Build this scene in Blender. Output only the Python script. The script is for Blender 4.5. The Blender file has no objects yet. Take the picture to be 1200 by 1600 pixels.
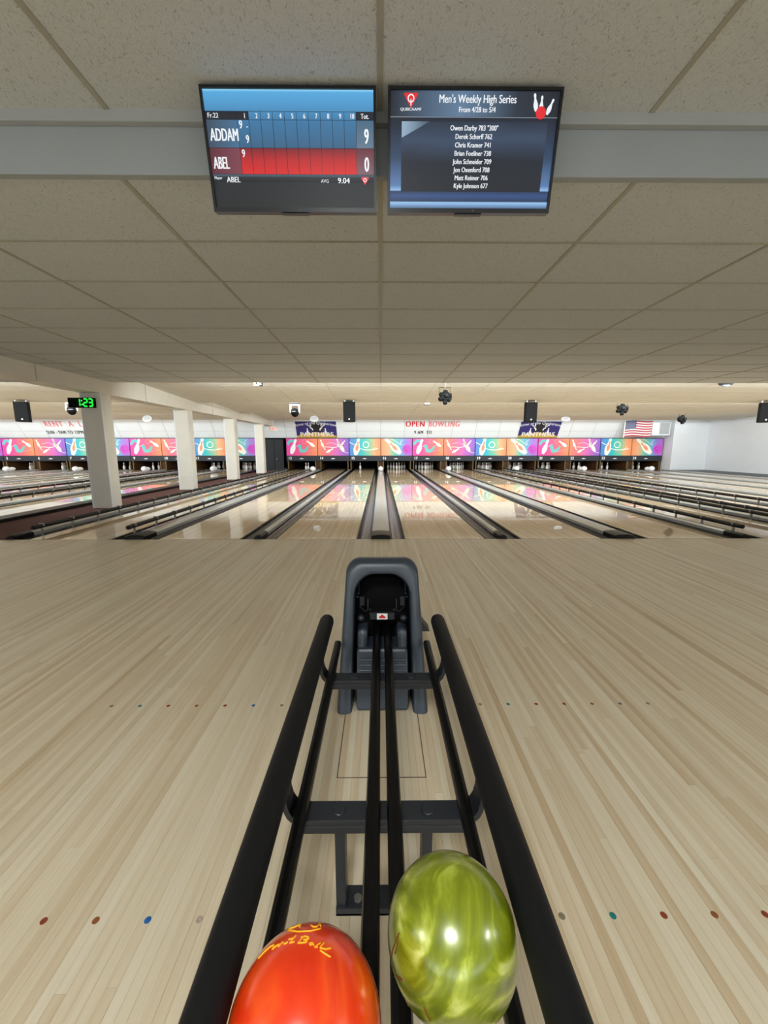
import bpy, math, random
from mathutils import Vector, Matrix

random.seed(7)
PI = math.pi
scene = bpy.context.scene
COL = scene.collection

# ------------------------------------------------------------------ camera
cam_data = bpy.data.cameras.new('camera')
cam = bpy.data.objects.new('camera', cam_data)
COL.objects.link(cam)
cam_data.sensor_fit = 'HORIZONTAL'
cam_data.sensor_width = 36.0
cam_data.lens = 36.0 * 620.0 / 1200.0
cam_data.clip_start = 0.02
cam_data.clip_end = 200
cam.location = (0.0, 0.0, 1.216)
cam.rotation_euler = (math.radians(90 - 9.34), 0, math.radians(-0.46))
scene.camera = cam

# ------------------------------------------------------------------ world, exposure
world = bpy.data.worlds.new('world')
scene.world = world
world.use_nodes = True
world.node_tree.nodes['Background'].inputs[0].default_value = (0.75, 0.85, 1.0, 1)
world.node_tree.nodes['Background'].inputs[1].default_value = 0.15
scene.view_settings.view_transform = 'Standard'
scene.view_settings.look = 'None'
scene.view_settings.exposure = 0.0
scene.view_settings.gamma = 1.0
scene.view_settings.use_curve_mapping = False

# main room measures (metres)
FOUL = 5.17          # foul line
MASK_Y = 20.9        # masking units
Z_HIGH = 2.70        # ceiling over the seating
Z_CEIL = 2.466       # ceiling over the approach
STEP_Y = (8.17, 11.83, 15.49, 19.15, 20.75)
STEP_RISE = 0.18
X_L, X_R = -27.0, 16.6
PITCH = 3.278

# lights of the room: (power values used by the fixtures further down)
COVE_UP_W = (160, 150, 165, 40)
COVE_DOWN_W = (980, 540, 390, 72)
LAMP_W = 84.0
WINDOW_W = 66.0
def area(name, loc, rot, sx, sy, power, color=(1, 1, 1), shape='RECTANGLE'):
    l = bpy.data.lights.new(name, 'AREA')
    l.shape = shape
    l.size = sx
    l.size_y = sy
    l.energy = power
    l.color = color
    o = bpy.data.objects.new(name, l)
    COL.objects.link(o)
    o.location = loc
    o.rotation_euler = rot
    return o
for i in range(4):
    # fluorescent rows in the coves, interrupted by the beam: forward-up along the band and forward-down to the lanes
    for xa, xb in ((-26.0, -7.0), (-4.0, 15.6)):
        k = (xb - xa) / 38.6
        area('cove_light_upper', ((xa + xb) / 2, STEP_Y[i] + 0.10, Z_CEIL + 0.07),
             (math.radians(108), 0, 0), xb - xa, 0.06, COVE_UP_W[i] * k, (0.93, 1.0, 1.0))
        area('cove_light_lower', ((xa + xb) / 2, STEP_Y[i] + 0.10, Z_CEIL + 0.05),
             (math.radians(48), 0, 0), xb - xa, 0.06, COVE_DOWN_W[i] * k, (0.93, 1.0, 1.0))
# daylight through the row of windows in the wall behind the camera
WIN_X = (-10.4, -5.2, 0.0, 5.2, 10.4)
for x in WIN_X:
    area('window_daylight', (x, -6.95, 1.55), (math.radians(90), 0, 0), 4.4, 1.5, WINDOW_W, (0.88, 0.97, 1.0))

# ------------------------------------------------------------------ helpers
def lin(c):
    c = c / 255.0
    return c / 12.92 if c <= 0.04045 else ((c + 0.055) / 1.055) ** 2.4
def rgb(r, g, b):
    return (lin(r), lin(g), lin(b), 1.0)

M = {}
def new_mat(name):
    m = bpy.data.materials.new(name)
    m.use_nodes = True
    M[name] = m
    nt = m.node_tree
    return m, nt, nt.nodes['Principled BSDF']
def N(nt, kind, **kw):
    n = nt.nodes.new(kind)
    for k, v in kw.items():
        setattr(n, k, v)
    return n
def L(nt, a, b):
    nt.links.new(a, b)
def ramp(nt, stops, fac=None):
    r = N(nt, 'ShaderNodeValToRGB')
    e = r.color_ramp.elements
    while len(e) > 1:
        e.remove(e[-1])
    e[0].position = stops[0][0]
    e[0].color = stops[0][1]
    for p, c in stops[1:]:
        x = e.new(p)
        x.color = c
    if fac is not None:
        L(nt, fac, r.inputs[0])
    return r

def plain(name, c, rough=0.5, metal=0.0, var=0.06, scale=8.0, bump=0.0, bscale=60.0, spec=0.5):
    """a colour with slight procedural mottling"""
    m, nt, p = new_mat(name)
    tc = N(nt, 'ShaderNodeTexCoord')
    no = N(nt, 'ShaderNodeTexNoise')
    no.inputs['Scale'].default_value = scale
    no.inputs['Detail'].default_value = 4
    L(nt, tc.outputs['Object'], no.inputs['Vector'])
    col = rgb(*c)
    a = tuple(x * (1 - var) for x in col[:3]) + (1,)
    b = tuple(min(1, x * (1 + var)) for x in col[:3]) + (1,)
    r = ramp(nt, [(0.3, a), (0.7, b)], no.outputs['Fac'])
    L(nt, r.outputs['Color'], p.inputs['Base Color'])
    p.inputs['Roughness'].default_value = rough
    p.inputs['Metallic'].default_value = metal
    p.inputs['Specular IOR Level'].default_value = spec
    if bump:
        nb = N(nt, 'ShaderNodeTexNoise')
        nb.inputs['Scale'].default_value = bscale
        nb.inputs['Detail'].default_value = 3
        L(nt, tc.outputs['Object'], nb.inputs['Vector'])
        bn = N(nt, 'ShaderNodeBump')
        bn.inputs['Strength'].default_value = bump
        bn.inputs['Distance'].default_value = 0.01
        L(nt, nb.outputs['Fac'], bn.inputs['Height'])
        L(nt, bn.outputs['Normal'], p.inputs['Normal'])
    return m

def glow(name, c, strength=1.0):
    m, nt, p = new_mat(name)
    p.inputs['Base Color'].default_value = (0.01, 0.01, 0.01, 1)
    p.inputs['Roughness'].default_value = 0.3
    p.inputs['Emission Color'].default_value = rgb(*c)
    p.inputs['Emission Strength'].default_value = strength
    return m

def gradient(name, axis, stops, emit=0.0, rough=0.4, wob=0.0):
    """colour ramp along a generated axis (flat print or a lit screen)"""
    m, nt, p = new_mat(name)
    tc = N(nt, 'ShaderNodeTexCoord')
    sp = N(nt, 'ShaderNodeSeparateXYZ')
    L(nt, tc.outputs['Generated'], sp.inputs[0])
    fac = sp.outputs[axis]
    if wob:
        no = N(nt, 'ShaderNodeTexNoise')
        no.inputs['Scale'].default_value = 2.5
        L(nt, tc.outputs['Generated'], no.inputs['Vector'])
        mu = N(nt, 'ShaderNodeMath', operation='MULTIPLY_ADD')
        L(nt, no.outputs['Fac'], mu.inputs[0])
        mu.inputs[1].default_value = wob
        mu.inputs[2].default_value = -wob / 2
        ad = N(nt, 'ShaderNodeMath', operation='ADD')
        L(nt, fac, ad.inputs[0])
        L(nt, mu.outputs[0], ad.inputs[1])
        fac = ad.outputs[0]
    r = ramp(nt, [(q, rgb(*c)) for q, c in stops], fac)
    p.inputs['Roughness'].default_value = rough
    if emit:
        p.inputs['Base Color'].default_value = (0.01, 0.01, 0.012, 1)
        L(nt, r.outputs['Color'], p.inputs['Emission Color'])
        p.inputs['Emission Strength'].default_value = emit
    else:
        L(nt, r.outputs['Color'], p.inputs['Base Color'])
    return m

class MB:
    """collects geometry, then becomes ONE mesh object"""
    def __init__(s):
        s.v = []
        s.f = []
    def add(s, vs, fs):
        o = len(s.v)
        s.v += [tuple(x) for x in vs]
        s.f += [tuple(i + o for i in q) for q in fs]
        return s
    def box(s, x0, x1, y0, y1, z0, z1, mat=None):
        vs = [(x0, y0, z0), (x1, y0, z0), (x1, y1, z0), (x0, y1, z0), (x0, y0, z1), (x1, y0, z1), (x1, y1, z1), (x0, y1, z1)]
        if mat is not None:
            vs = [mat @ Vector(q) for q in vs]
        return s.add(vs, [(0, 3, 2, 1), (4, 5, 6, 7), (0, 1, 5, 4), (1, 2, 6, 5), (2, 3, 7, 6), (3, 0, 4, 7)])
    def loft(s, rings, closed=True, cap0=False, cap1=False):
        n = len(rings[0])
        vs = [q for r in rings for q in r]
        fs = []
        for i in range(len(rings) - 1):
            for j in range(n if closed else n - 1):
                k = (j + 1) % n
                fs.append((i * n + j, i * n + k, (i + 1) * n + k, (i + 1) * n + j))
        if cap0:
            fs.append(tuple(range(n))[::-1])
        if cap1:
            fs.append(tuple((len(rings) - 1) * n + j for j in range(n)))
        return s.add(vs, fs)
    def tube(s, path, r, n=10, cap=True, flat=1.0):
        path = [Vector(p) for p in path]
        rings = []
        rr = r if isinstance(r, (list, tuple)) else [r] * len(path)
        for i, p in enumerate(path):
            d = (path[min(i + 1, len(path) - 1)] - path[max(i - 1, 0)]).normalized()
            up = Vector((0, 0, 1)) if abs(d.z) < 0.95 else Vector((0, 1, 0))
            a = d.cross(up).normalized()
            b = a.cross(d).normalized()
            rings.append([p + rr[i] * (math.cos(2 * PI * k / n) * a + flat * math.sin(2 * PI * k / n) * b) for k in range(n)])
        return s.loft(rings, True, cap, cap)
    def lathe(s, prof, n=16, c=(0, 0, 0)):
        rings = [[(c[0] + r * math.cos(2 * PI * k / n), c[1] + r * math.sin(2 * PI * k / n), c[2] + z) for k in range(n)] for r, z in prof]
        return s.loft(rings, True, True, True)
    def sphere(s, c, r, nu=20, nv=12):
        if not isinstance(r, (tuple, list)):
            r = (r, r, r)
        rings = []
        for j in range(1, nv):
            t = PI * j / nv
            rings.append([(c[0] + r[0] * math.sin(t) * math.cos(2 * PI * k / nu), c[1] + r[1] * math.sin(t) * math.sin(2 * PI * k / nu), c[2] - r[2] * math.cos(t)) for k in range(nu)])
        o = len(s.v)
        s.loft(rings)
        s.v += [(c[0], c[1], c[2] - r[2]), (c[0], c[1], c[2] + r[2])]
        b, t = len(s.v) - 2, len(s.v) - 1
        for k in range(nu):
            s.f.append((b, o + (k + 1) % nu, o + k))
            s.f.append((t, o + (nv - 2) * nu + k, o + (nv - 2) * nu + (k + 1) % nu))
        return s
    def flat(s, pts, y=0.0):
        """polygon given in (x, z), lying in the plane y"""
        return s.add([(p[0], y, p[1]) for p in pts], [tuple(range(len(pts)))])
    def ribbon(s, pts, w, y=0.0):
        """thick line in the (x, z) plane"""
        a, b = [], []
        for i, p in enumerate(pts):
            q0, q1 = pts[max(i - 1, 0)], pts[min(i + 1, len(pts) - 1)]
            d = Vector((q1[0] - q0[0], q1[1] - q0[1]))
            d = d.normalized() if d.length else Vector((1, 0))
            ww = (w[i] if isinstance(w, (list, tuple)) else w) / 2
            a.append((p[0] - d.y * ww, y, p[1] + d.x * ww))
            b.append((p[0] + d.y * ww, y, p[1] - d.x * ww))
        return s.loft([b, a], closed=False)
    def disc(s, cx, cz, r, y=0.0, n=20, rz=None):
        rz = rz or r
        return s.flat([(cx + r * math.cos(2 * PI * k / n), cz + rz * math.sin(2 * PI * k / n)) for k in range(n)], y)
    def ring(s, cx, cz, r, w, y=0.0, n=20, rz=None):
        rz = rz or r
        return s.ribbon([(cx + r * math.cos(2 * PI * k / n), cz + rz * math.sin(2 * PI * k / n)) for k in range(n + 1)], w, y)
    def text(s, body, x, z, h, y=0.0, align='CENTER', bold=0.0, shear=0.0, xs=1.0, space=1.0):
        """lettering in the (x, z) plane; h is the capital height"""
        vs, fs = glyphs(body, align, 0.0, shear, space)
        for dx, dy in (((-bold, 0.0), (bold, -0.0001)) if bold else ((0, 0),)):
            s.add([(x + (q[0] * xs + dx * 1.6) * h, y + dy, z + q[1] * h) for q in vs], fs)
        return s
    def data(s, name):
        me = bpy.data.meshes.new(name)
        me.from_pydata(s.v, [], s.f)
        me.update()
        return me
    def build(s, name, mat, parent=None, smooth=False, bevel=0.0):
        me = s.data(name)
        me.materials.append(M[mat] if isinstance(mat, str) else mat)
        if smooth:
            me.polygons.foreach_set('use_smooth', [True] * len(me.polygons))
            if smooth == 'auto':
                try:
                    me.set_sharp_from_angle(angle=math.radians(35))
                except Exception:
                    pass
        return link(name, me, parent, bevel)

def link(name, me, parent=None, bevel=0.0):
    o = bpy.data.objects.new(name, me)
    COL.objects.link(o)
    o.parent = parent
    if bevel:
        b = o.modifiers.new('bevel', 'BEVEL')
        b.width = bevel
        b.segments = 2
        b.limit_method = 'ANGLE'
    return o

_gl = {}
def glyphs(body, align, bold, shear, space=1.0):
    key = (body, align, bold, shear, space)
    if key not in _gl:
        cu = bpy.data.curves.new('t', 'FONT')
        cu.body = body
        cu.align_x = align
        cu.align_y = 'BOTTOM_BASELINE'
        cu.size = 1.0 / 0.69
        cu.offset = bold
        cu.shear = shear
        cu.space_character = space
        cu.resolution_u = 3
        cu.fill_mode = 'FRONT'
        ob = bpy.data.objects.new('t', cu)
        me = bpy.data.meshes.new_from_object(ob)
        _gl[key] = ([(v.co.x, v.co.y) for v in me.vertices], [tuple(p.vertices) for p in me.polygons])
        bpy.data.objects.remove(ob)
        bpy.data.meshes.remove(me)
        bpy.data.curves.remove(cu)
    return _gl[key]

def tag(o, label=None, cat=None, group=None, kind=None):
    if label:
        o['label'] = label
    if cat:
        o['category'] = cat
    if group:
        o['group'] = group
    if kind:
        o['kind'] = kind
    return o
def thing(name, label, cat, loc=(0, 0, 0), rot=(0, 0, 0), group=None):
    o = bpy.data.objects.new(name, None)
    o.empty_display_size = 0.1
    COL.objects.link(o)
    o.location = loc
    o.rotation_euler = rot
    return tag(o, label, cat, group)
def struct(o):
    o['kind'] = 'structure'
    return o
def bez(p0, p1, p2, p3, n=12):
    out = []
    for i in range(n + 1):
        t = i / n
        a, b, c, d = (1 - t) ** 3, 3 * t * (1 - t) ** 2, 3 * t * t * (1 - t), t ** 3
        out.append(tuple(a * q0 + b * q1 + c * q2 + d * q3 for q0, q1, q2, q3 in zip(p0, p1, p2, p3)))
    return out

NUM = ['zero', 'one', 'two', 'three', 'four', 'five', 'six', 'seven', 'eight', 'nine', 'ten', 'eleven', 'twelve', 'thirteen', 'fourteen', 'fifteen', 'sixteen',
       'seventeen', 'eighteen', 'nineteen', 'twenty', 'twenty-one', 'twenty-two', 'twenty-three', 'twenty-four']

# ------------------------------------------------------------------ materials
def wood_boards(name, rough, cells, coat=0.0, tones=None):
    """maple strip flooring; tone per board from the mesh (cells=False) or from board cells"""
    m, nt, p = new_mat(name)
    tc = N(nt, 'ShaderNodeTexCoord')
    if cells:
        sp = N(nt, 'ShaderNodeSeparateXYZ')
        L(nt, tc.outputs['Object'], sp.inputs[0])
        d = N(nt, 'ShaderNodeMath', operation='DIVIDE')
        L(nt, sp.outputs[0], d.inputs[0])
        d.inputs[1].default_value = 0.0273
        fl = N(nt, 'ShaderNodeMath', operation='FLOOR')
        L(nt, d.outputs[0], fl.inputs[0])
        w1 = N(nt, 'ShaderNodeTexWhiteNoise', noise_dimensions='1D')
        L(nt, fl.outputs[0], w1.inputs['W'])
        ma = N(nt, 'ShaderNodeMath', operation='MULTIPLY_ADD')
        L(nt, w1.outputs['Value'], ma.inputs[0])
        ma.inputs[1].default_value = 3.0
        L(nt, sp.outputs[1], ma.inputs[2])
        dv = N(nt, 'ShaderNodeMath', operation='DIVIDE')
        L(nt, ma.outputs[0], dv.inputs[0])
        dv.inputs[1].default_value = 2.6
        f2 = N(nt, 'ShaderNodeMath', operation='FLOOR')
        L(nt, dv.outputs[0], f2.inputs[0])
        cb = N(nt, 'ShaderNodeCombineXYZ')
        L(nt, fl.outputs[0], cb.inputs[0])
        L(nt, f2.outputs[0], cb.inputs[1])
        w2 = N(nt, 'ShaderNodeTexWhiteNoise', noise_dimensions='2D')
        L(nt, cb.outputs[0], w2.inputs['Vector'])
        tone = w2.outputs['Value']
    else:
        at = N(nt, 'ShaderNodeAttribute', attribute_name='tone')
        tone = at.outputs['Fac']
    mp = N(nt, 'ShaderNodeMapping')
    mp.inputs['Scale'].default_value = (46, 1.3, 1)
    L(nt, tc.outputs['Object'], mp.inputs[0])
    g = N(nt, 'ShaderNodeTexNoise')
    g.inputs['Scale'].default_value = 1.0
    g.inputs['Detail'].default_value = 6
    g.inputs['Roughness'].default_value = 0.65
    L(nt, mp.outputs[0], g.inputs['Vector'])
    mx = N(nt, 'ShaderNodeMath', operation='MULTIPLY_ADD')
    L(nt, g.outputs['Fac'], mx.inputs[0])
    mx.inputs[1].default_value = 0.8
    mx.inputs[2].default_value = -0.4
    su = N(nt, 'ShaderNodeMath', operation='ADD')
    L(nt, tone, su.inputs[0])
    L(nt, mx.outputs[0], su.inputs[1])
    tones = tones or [(0.0, (172, 144, 106)), (0.25, (197, 176, 144)), (0.58, (212, 198, 171)), (0.95, (222, 213, 192))]
    r = ramp(nt, [(q, rgb(*c)) for q, c in tones], su.outputs[0])
    L(nt, r.outputs['Color'], p.inputs['Base Color'])
    p.inputs['Roughness'].default_value = rough
    p.inputs['Coat Weight'].default_value = coat
    p.inputs['Coat Roughness'].default_value = 0.03
    # finish slightly uneven
    n2 = N(nt, 'ShaderNodeTexNoise')
    n2.inputs['Scale'].default_value = 2.2
    L(nt, tc.outputs['Object'], n2.inputs['Vector'])
    r2 = N(nt, 'ShaderNodeMapRange')
    L(nt, n2.outputs['Fac'], r2.inputs[0])
    r2.inputs['To Min'].default_value = rough * 0.8
    r2.inputs['To Max'].default_value = rough * 1.25
    L(nt, r2.outputs[0], p.inputs['Roughness'])
    return m
wood_boards('approach_maple', 0.34, False)
wood_boards('slab_maple', 0.34, True)
wood_boards('lane_maple', 0.012, True, tones=[(0.0, (202, 176, 142)), (0.4, (211, 187, 154)), (0.9, (219, 199, 168))])

def ceiling_tile_mat(name, c, bump):
    m, nt, p = new_mat(name)
    tc = N(nt, 'ShaderNodeTexCoord')
    mp = N(nt, 'ShaderNodeMapping')
    mp.inputs['Scale'].default_value = (1.0, 0.55, 1.0)
    L(nt, tc.outputs['Object'], mp.inputs[0])
    vo = N(nt, 'ShaderNodeTexNoise')
    vo.inputs['Scale'].default_value = 95
    vo.inputs['Detail'].default_value = 3
    vo.inputs['Distortion'].default_value = 1.4
    L(nt, mp.outputs[0], vo.inputs['Vector'])
    r = ramp(nt, [(0.30, (0, 0, 0, 1)), (0.42, (1, 1, 1, 1))], vo.outputs['Fac'])
    col = rgb(*c)
    mixc = N(nt, 'ShaderNodeMix', data_type='RGBA')
    L(nt, r.outputs['Color'], mixc.inputs[0])
    mixc.inputs[6].default_value = tuple(x * 0.62 for x in col[:3]) + (1,)
    mixc.inputs[7].default_value = col
    L(nt, mixc.outputs[2], p.inputs['Base Color'])
    p.inputs['Roughness'].default_value = 0.9
    bn = N(nt, 'ShaderNodeBump')
    bn.inputs['Strength'].default_value = bump
    bn.inputs['Distance'].default_value = 0.006
    L(nt, vo.outputs['Fac'], bn.inputs['Height'])
    L(nt, bn.outputs['Normal'], p.inputs['Normal'])
    return m
ceiling_tile_mat('ceiling_tile', (203, 206, 207), 0.6)
plain('band_tile', (222, 217, 206), 0.85, var=0.03, scale=5)
plain('grid_metal', (166, 162, 148), 0.5, var=0.04)
plain('ceiling_void', (150, 142, 130), 0.9)
plain('fascia_paint', (158, 164, 168), 0.6, var=0.025, scale=3, bump=0.12, bscale=120)
plain('fascia_trim', (166, 169, 171), 0.6, var=0.02)
plain('white_wall', (226, 228, 232), 0.6, var=0.015, scale=2)
plain('white_panel', (232, 236, 240), 0.5, var=0.015, scale=2)
plain('pillar_paint', (222, 217, 206), 0.55, var=0.03, scale=4)
wg, wnt, wp = new_mat('window_glass')
wp.inputs['Base Color'].default_value = (0.9, 0.95, 1, 1)
wp.inputs['Roughness'].default_value = 0.02
wp.inputs['Transmission Weight'].default_value = 1.0
wp.inputs['IOR'].default_value = 1.45
plain('carpet_maroon', (94, 55, 50), 0.95, var=0.18, scale=60, bump=0.4, bscale=300)
plain('floor_dark', (60, 56, 52), 0.8)
plain('foul_joint', (70, 55, 42), 0.6)
plain('capping', (188, 188, 186), 0.22, metal=0.25, var=0.03)
plain('gutter', (38, 39, 42), 0.16, var=0.05, spec=0.35)
plain('lip', (6, 6, 7), 0.5, spec=0.25)
plain('end_cap', (8, 8, 9), 0.4, spec=0.3)
plain('bumper', (16, 16, 18), 0.45, spec=0.3)
plain('bracket', (150, 148, 142), 0.35, metal=0.6)
plain('black_matte', (6, 6, 7), 0.7, spec=0.15)
plain('black_plastic', (16, 17, 18), 0.42)
plain('rail_black', (11, 12, 14), 0.6, var=0.08, scale=20, spec=0.3)
plain('track_black', (8, 8, 9), 0.34, var=0.05, scale=20, spec=0.35)
plain('frame_grey', (40, 43, 48), 0.42, var=0.06)
plain('hood_grey', (50, 58, 68), 0.36, var=0.04, bump=0.05, bscale=500)
plain('metal', (150, 150, 146), 0.3, metal=0.8)
plain('mask_body', (34, 34, 40), 0.5)
plain('mask_strip', (48, 52, 60), 0.5, spec=0.3)
plain('charcoal_door', (28, 31, 35), 0.5, spec=0.3)
plain('kickback_wood', (74, 48, 26), 0.6, var=0.3, scale=14, spec=0.2)
plain('kickback_edge', (112, 96, 66), 0.6, spec=0.2)
plain('pin_white', (240, 238, 232), 0.2, var=0.01)
plain('pin_red', (190, 30, 34), 0.25)
plain('cover_white', (240, 241, 243), 0.35, var=0.01)
plain('print_white', (245, 245, 244), 0.5, var=0.0)
plain('print_cream', (250, 244, 228), 0.5, var=0.0)
plain('print_teal', (94, 196, 196), 0.5, var=0.02)
plain('print_purple', (205, 72, 200), 0.5, var=0.08, scale=4)
plain('print_orange', (242, 150, 112), 0.5, var=0.0)
plain('print_pink', (246, 170, 190), 0.5, var=0.0)
plain('print_dark', (60, 30, 80), 0.5, var=0.0)
plain('letter_red', (214, 44, 50), 0.5, var=0.02)
plain('letter_faded', (228, 132, 138), 0.5, var=0.02)
plain('letter_black', (40, 40, 42), 0.5, var=0.0)
plain('banner_navy', (48, 42, 112), 0.6, var=0.15, scale=3)
plain('banner_gold', (206, 170, 70), 0.6, var=0.1, scale=6)
plain('banner_black', (30, 28, 34), 0.6)
plain('flag_red', (186, 48, 62), 0.7, var=0.05)
plain('flag_white', (238, 236, 238), 0.7, var=0.02)
plain('flag_blue', (52, 60, 110), 0.7, var=0.05)
plain('disc_white', (196, 198, 202), 0.4, var=0.0)
plain('yoke_white', (188, 190, 194), 0.4, var=0.0)
plain('vent_grey', (170, 172, 176), 0.5)
plain('speaker_black', (16, 17, 19), 0.6, var=0.1, scale=30, spec=0.2)
plain('speaker_side', (8, 9, 10), 0.6, spec=0.2)
plain('bezel', (12, 13, 16), 0.3)
plain('sign_white', (240, 238, 234), 0.4, var=0.0)
plain('ring_grey', (130, 134, 140), 0.4, var=0.0)
plain('script_yellow', (250, 178, 20), 0.4, var=0.0)
plain('script_red', (120, 52, 24), 0.4, var=0.0)
for nm, c in (('dot_grey', (128, 116, 96)), ('dot_teal', (24, 116, 112)), ('dot_brown', (140, 84, 46)), ('dot_rust', (136, 62, 40)),
              ('dot_red', (150, 36, 40)), ('dot_blue', (32, 96, 156)), ('dot_slate', (78, 96, 104)), ('dot_pale', (172, 152, 136))):
    plain(nm, c, 0.35, var=0.25, scale=120)

# ------------------------------------------------------------------ floor
floor = struct(MB().box(X_L, X_R, -7.0, FOUL, -0.20, -0.02).build('floor', 'slab_maple'))
def add_tone(me, tones):
    at = me.attributes.new('tone', 'FLOAT', 'POINT')
    at.data.foreach_set('value', tones)
BW = 0.0273
boards = []
c0 = -330
for c in range(c0, -c0):
    x0 = c * BW
    y = -2.6 - random.random() * 2.0
    while y < FOUL - 0.006:
        ln = random.uniform(1.1, 3.6)
        y1 = min(y + ln, FOUL - 0.006)
        if FOUL - 0.006 - y1 < 0.35:
            y1 = FOUL - 0.006
        boards.append((x0, y, y1, min(1, max(0, random.gauss(0.5, 0.115))), random.uniform(0, 0.0004)))
        y = y1
def board_size(b):
    xm, ya, yb = b[0] + BW / 2, max(b[1], 0.55), b[2]
    if yb < 0.6:
        return 0
    ya2 = ya
    while ya2 < yb and abs(xm) > 0.98 * (ya2 + 0.2):
        ya2 += 0.1
    if ya2 >= yb:
        return 0
    return 1 / (ya2 + 0.2) ** 2 - 1 / (yb + 0.2) ** 2
boards.sort(key=board_size, reverse=True)
def board_geo(mb, b):
    x0, y0, y1, t, dz = b
    g = 0.0002
    mb.add([(x0 + g, y0 + g, -0.02), (x0 + BW - g, y0 + g, -0.02), (x0 + BW - g, y1 - g, -0.02), (x0 + g, y1 - g, -0.02),
            (x0 + g, y0 + g, -dz), (x0 + BW - g, y0 + g, -dz), (x0 + BW - g, y1 - g, -dz), (x0 + g, y1 - g, -dz)],
           [(4, 5, 6, 7), (0, 1, 5, 4), (1, 2, 6, 5), (2, 3, 7, 6), (3, 0, 4, 7)])
for b in boards[:298]:
    mb = MB()
    board_geo(mb, b)
    o = mb.build('floor_board', 'approach_maple', floor)
    add_tone(o.data, [b[3]] * 8)
mb = MB()
tones = []
for b in boards[298:]:
    board_geo(mb, b)
    tones += [b[3]] * 8
o = mb.build('floor_boards', 'approach_maple', floor)
add_tone(o.data, tones)
o['kind'] = 'stuff'
# inlaid approach dots
DOT_X = [0.474 + 0.1345 * i for i in range(7)]
rows = [(1.721, [-x for x in DOT_X], ['grey', 'blue', 'red', 'brown', 'rust', 'teal', 'grey']),
        (1.721, DOT_X, ['grey', 'teal', 'red', 'rust', 'rust', 'slate', 'grey']),
        (0.852, [-x for x in DOT_X], ['pale', 'blue', 'brown', 'rust', 'brown', 'teal', 'grey']),
        (0.852, DOT_X, ['grey', 'teal', 'rust', 'brown', 'rust', 'slate', 'grey'])]
for y, xs, cs in rows:
    for x, c in zip(xs, cs):
        MB().lathe([(0.0085, -0.003), (0.0085, 0.0004), (0.0078, 0.0006)], 16, (x, y, 0)).build('approach_dot', 'dot_' + c, floor)
# access hatch joints under the rack
for a in ((-0.166, -0.163, 1.30, 1.66), (0.166, 0.169, 1.30, 1.66), (-0.166, 0.169, 1.297, 1.30)):
    MB().box(a[0], a[1], a[2], a[3], -0.004, 0.0004).build('hatch_joint', 'foul_joint', floor)
# joint at the foul line
MB().box(-7.5, X_R, FOUL - 0.006, FOUL + 0.006, -0.02, -0.001).build('foul_joint', 'foul_joint', floor)
struct(MB().box(X_L, X_R, FOUL + 0.0, 23.6, -0.30, -0.14).build('floor_pit', 'floor_dark'))
struct(MB().box(-6.05, -4.99, FOUL + 0.02, 20.6, -0.14, 0.015).build('floor_carpet', 'carpet_maroon'))
struct(MB().box(-6.36, -6.05, FOUL + 0.02, 20.6, -0.14, 0.075).build('trim_1', 'end_cap', bevel=0.01))
struct(MB().box(14.83, X_R, FOUL + 0.02, 20.31, -0.14, 0.05).build('trim_2', 'end_cap', bevel=0.01))

# ------------------------------------------------------------------ walls
struct(MB().box(X_L - 0.2, X_L, -7, 23.6, -0.3, 3.2).build('wall_left', 'white_wall'))
struct(MB().box(X_R, X_R + 0.2, -7, 23.6, -0.3, 3.2).build('wall_right', 'white_wall'))
wr = MB().box(X_L, X_R, -7.2, -7, -0.3, 0.8).box(X_L, X_R, -7.2, -7, 2.3, 3.2)
edges = [X_L] + [e for x in WIN_X for e in (x - 2.2, x + 2.2)] + [X_R]
for i in range(0, len(edges), 2):
    wr.box(edges[i], edges[i + 1], -7.2, -7, 0.8, 2.3)
struct(wr.build('wall_rear', 'white_wall'))
for i, x in enumerate(WIN_X):
    w_ = struct(MB().box(x - 2.2, x + 2.2, -7.12, -7.10, 0.8, 2.3).build('window_%d' % (i + 1), 'window_glass'))
    for a, b, c, d in ((-2.2, 2.2, 0.8, 0.86), (-2.2, 2.2, 2.24, 2.3), (-2.2, -2.14, 0.86, 2.24), (2.14, 2.2, 0.86, 2.24), (-0.03, 0.03, 0.86, 2.24)):
        MB().box(x + a, x + b, -7.15, -7.05, c, d).build('window_frame', 'sign_white', w_)
struct(MB().box(14.82, X_R, 20.32, 21.05, -0.1, 3.0).build('wall_end', 'white_wall'))
struct(MB().box(X_L, X_R, 23.4, 23.6, -0.3, 3.2).build('wall_pit', 'black_matte'))
# leaning white panelled wall over the masking units
HB = Vector((0, 21.0, 1.665))
HT = Vector((0, 20.4, 2.605))
SL = math.atan2(0.6, 0.94)
HLEN = (HT - HB).length
wf = struct(MB().box(X_L, X_R, 0.03, 0.06, -0.02, HLEN + 0.15).build('wall_front', 'vent_grey'))
wf.location = HB
wf.rotation_euler = (SL, 0, 0)
pd = {}
for r, (z0, z1) in enumerate(((0.0, 0.40), (0.40, HLEN + 0.1))):
    pd[r] = MB().box(0.008, 1.212, 0, 0.03, z0 + 0.006, z1 - 0.006).data('panel')
    pd[r].materials.append(M['white_panel'])
for k in range(-18, 13):
    for r in (0, 1):
        o = link('panel', pd[r], wf)
        o.location = (1.22 * k, 0, 0)
MB().box(X_L, X_R, 20.98, 23.4, 1.64, 1.66).build('pit_cover', 'black_matte', wf).parent = None
struct(bpy.data.objects['pit_cover']).name = 'ceiling_pit'

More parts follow.
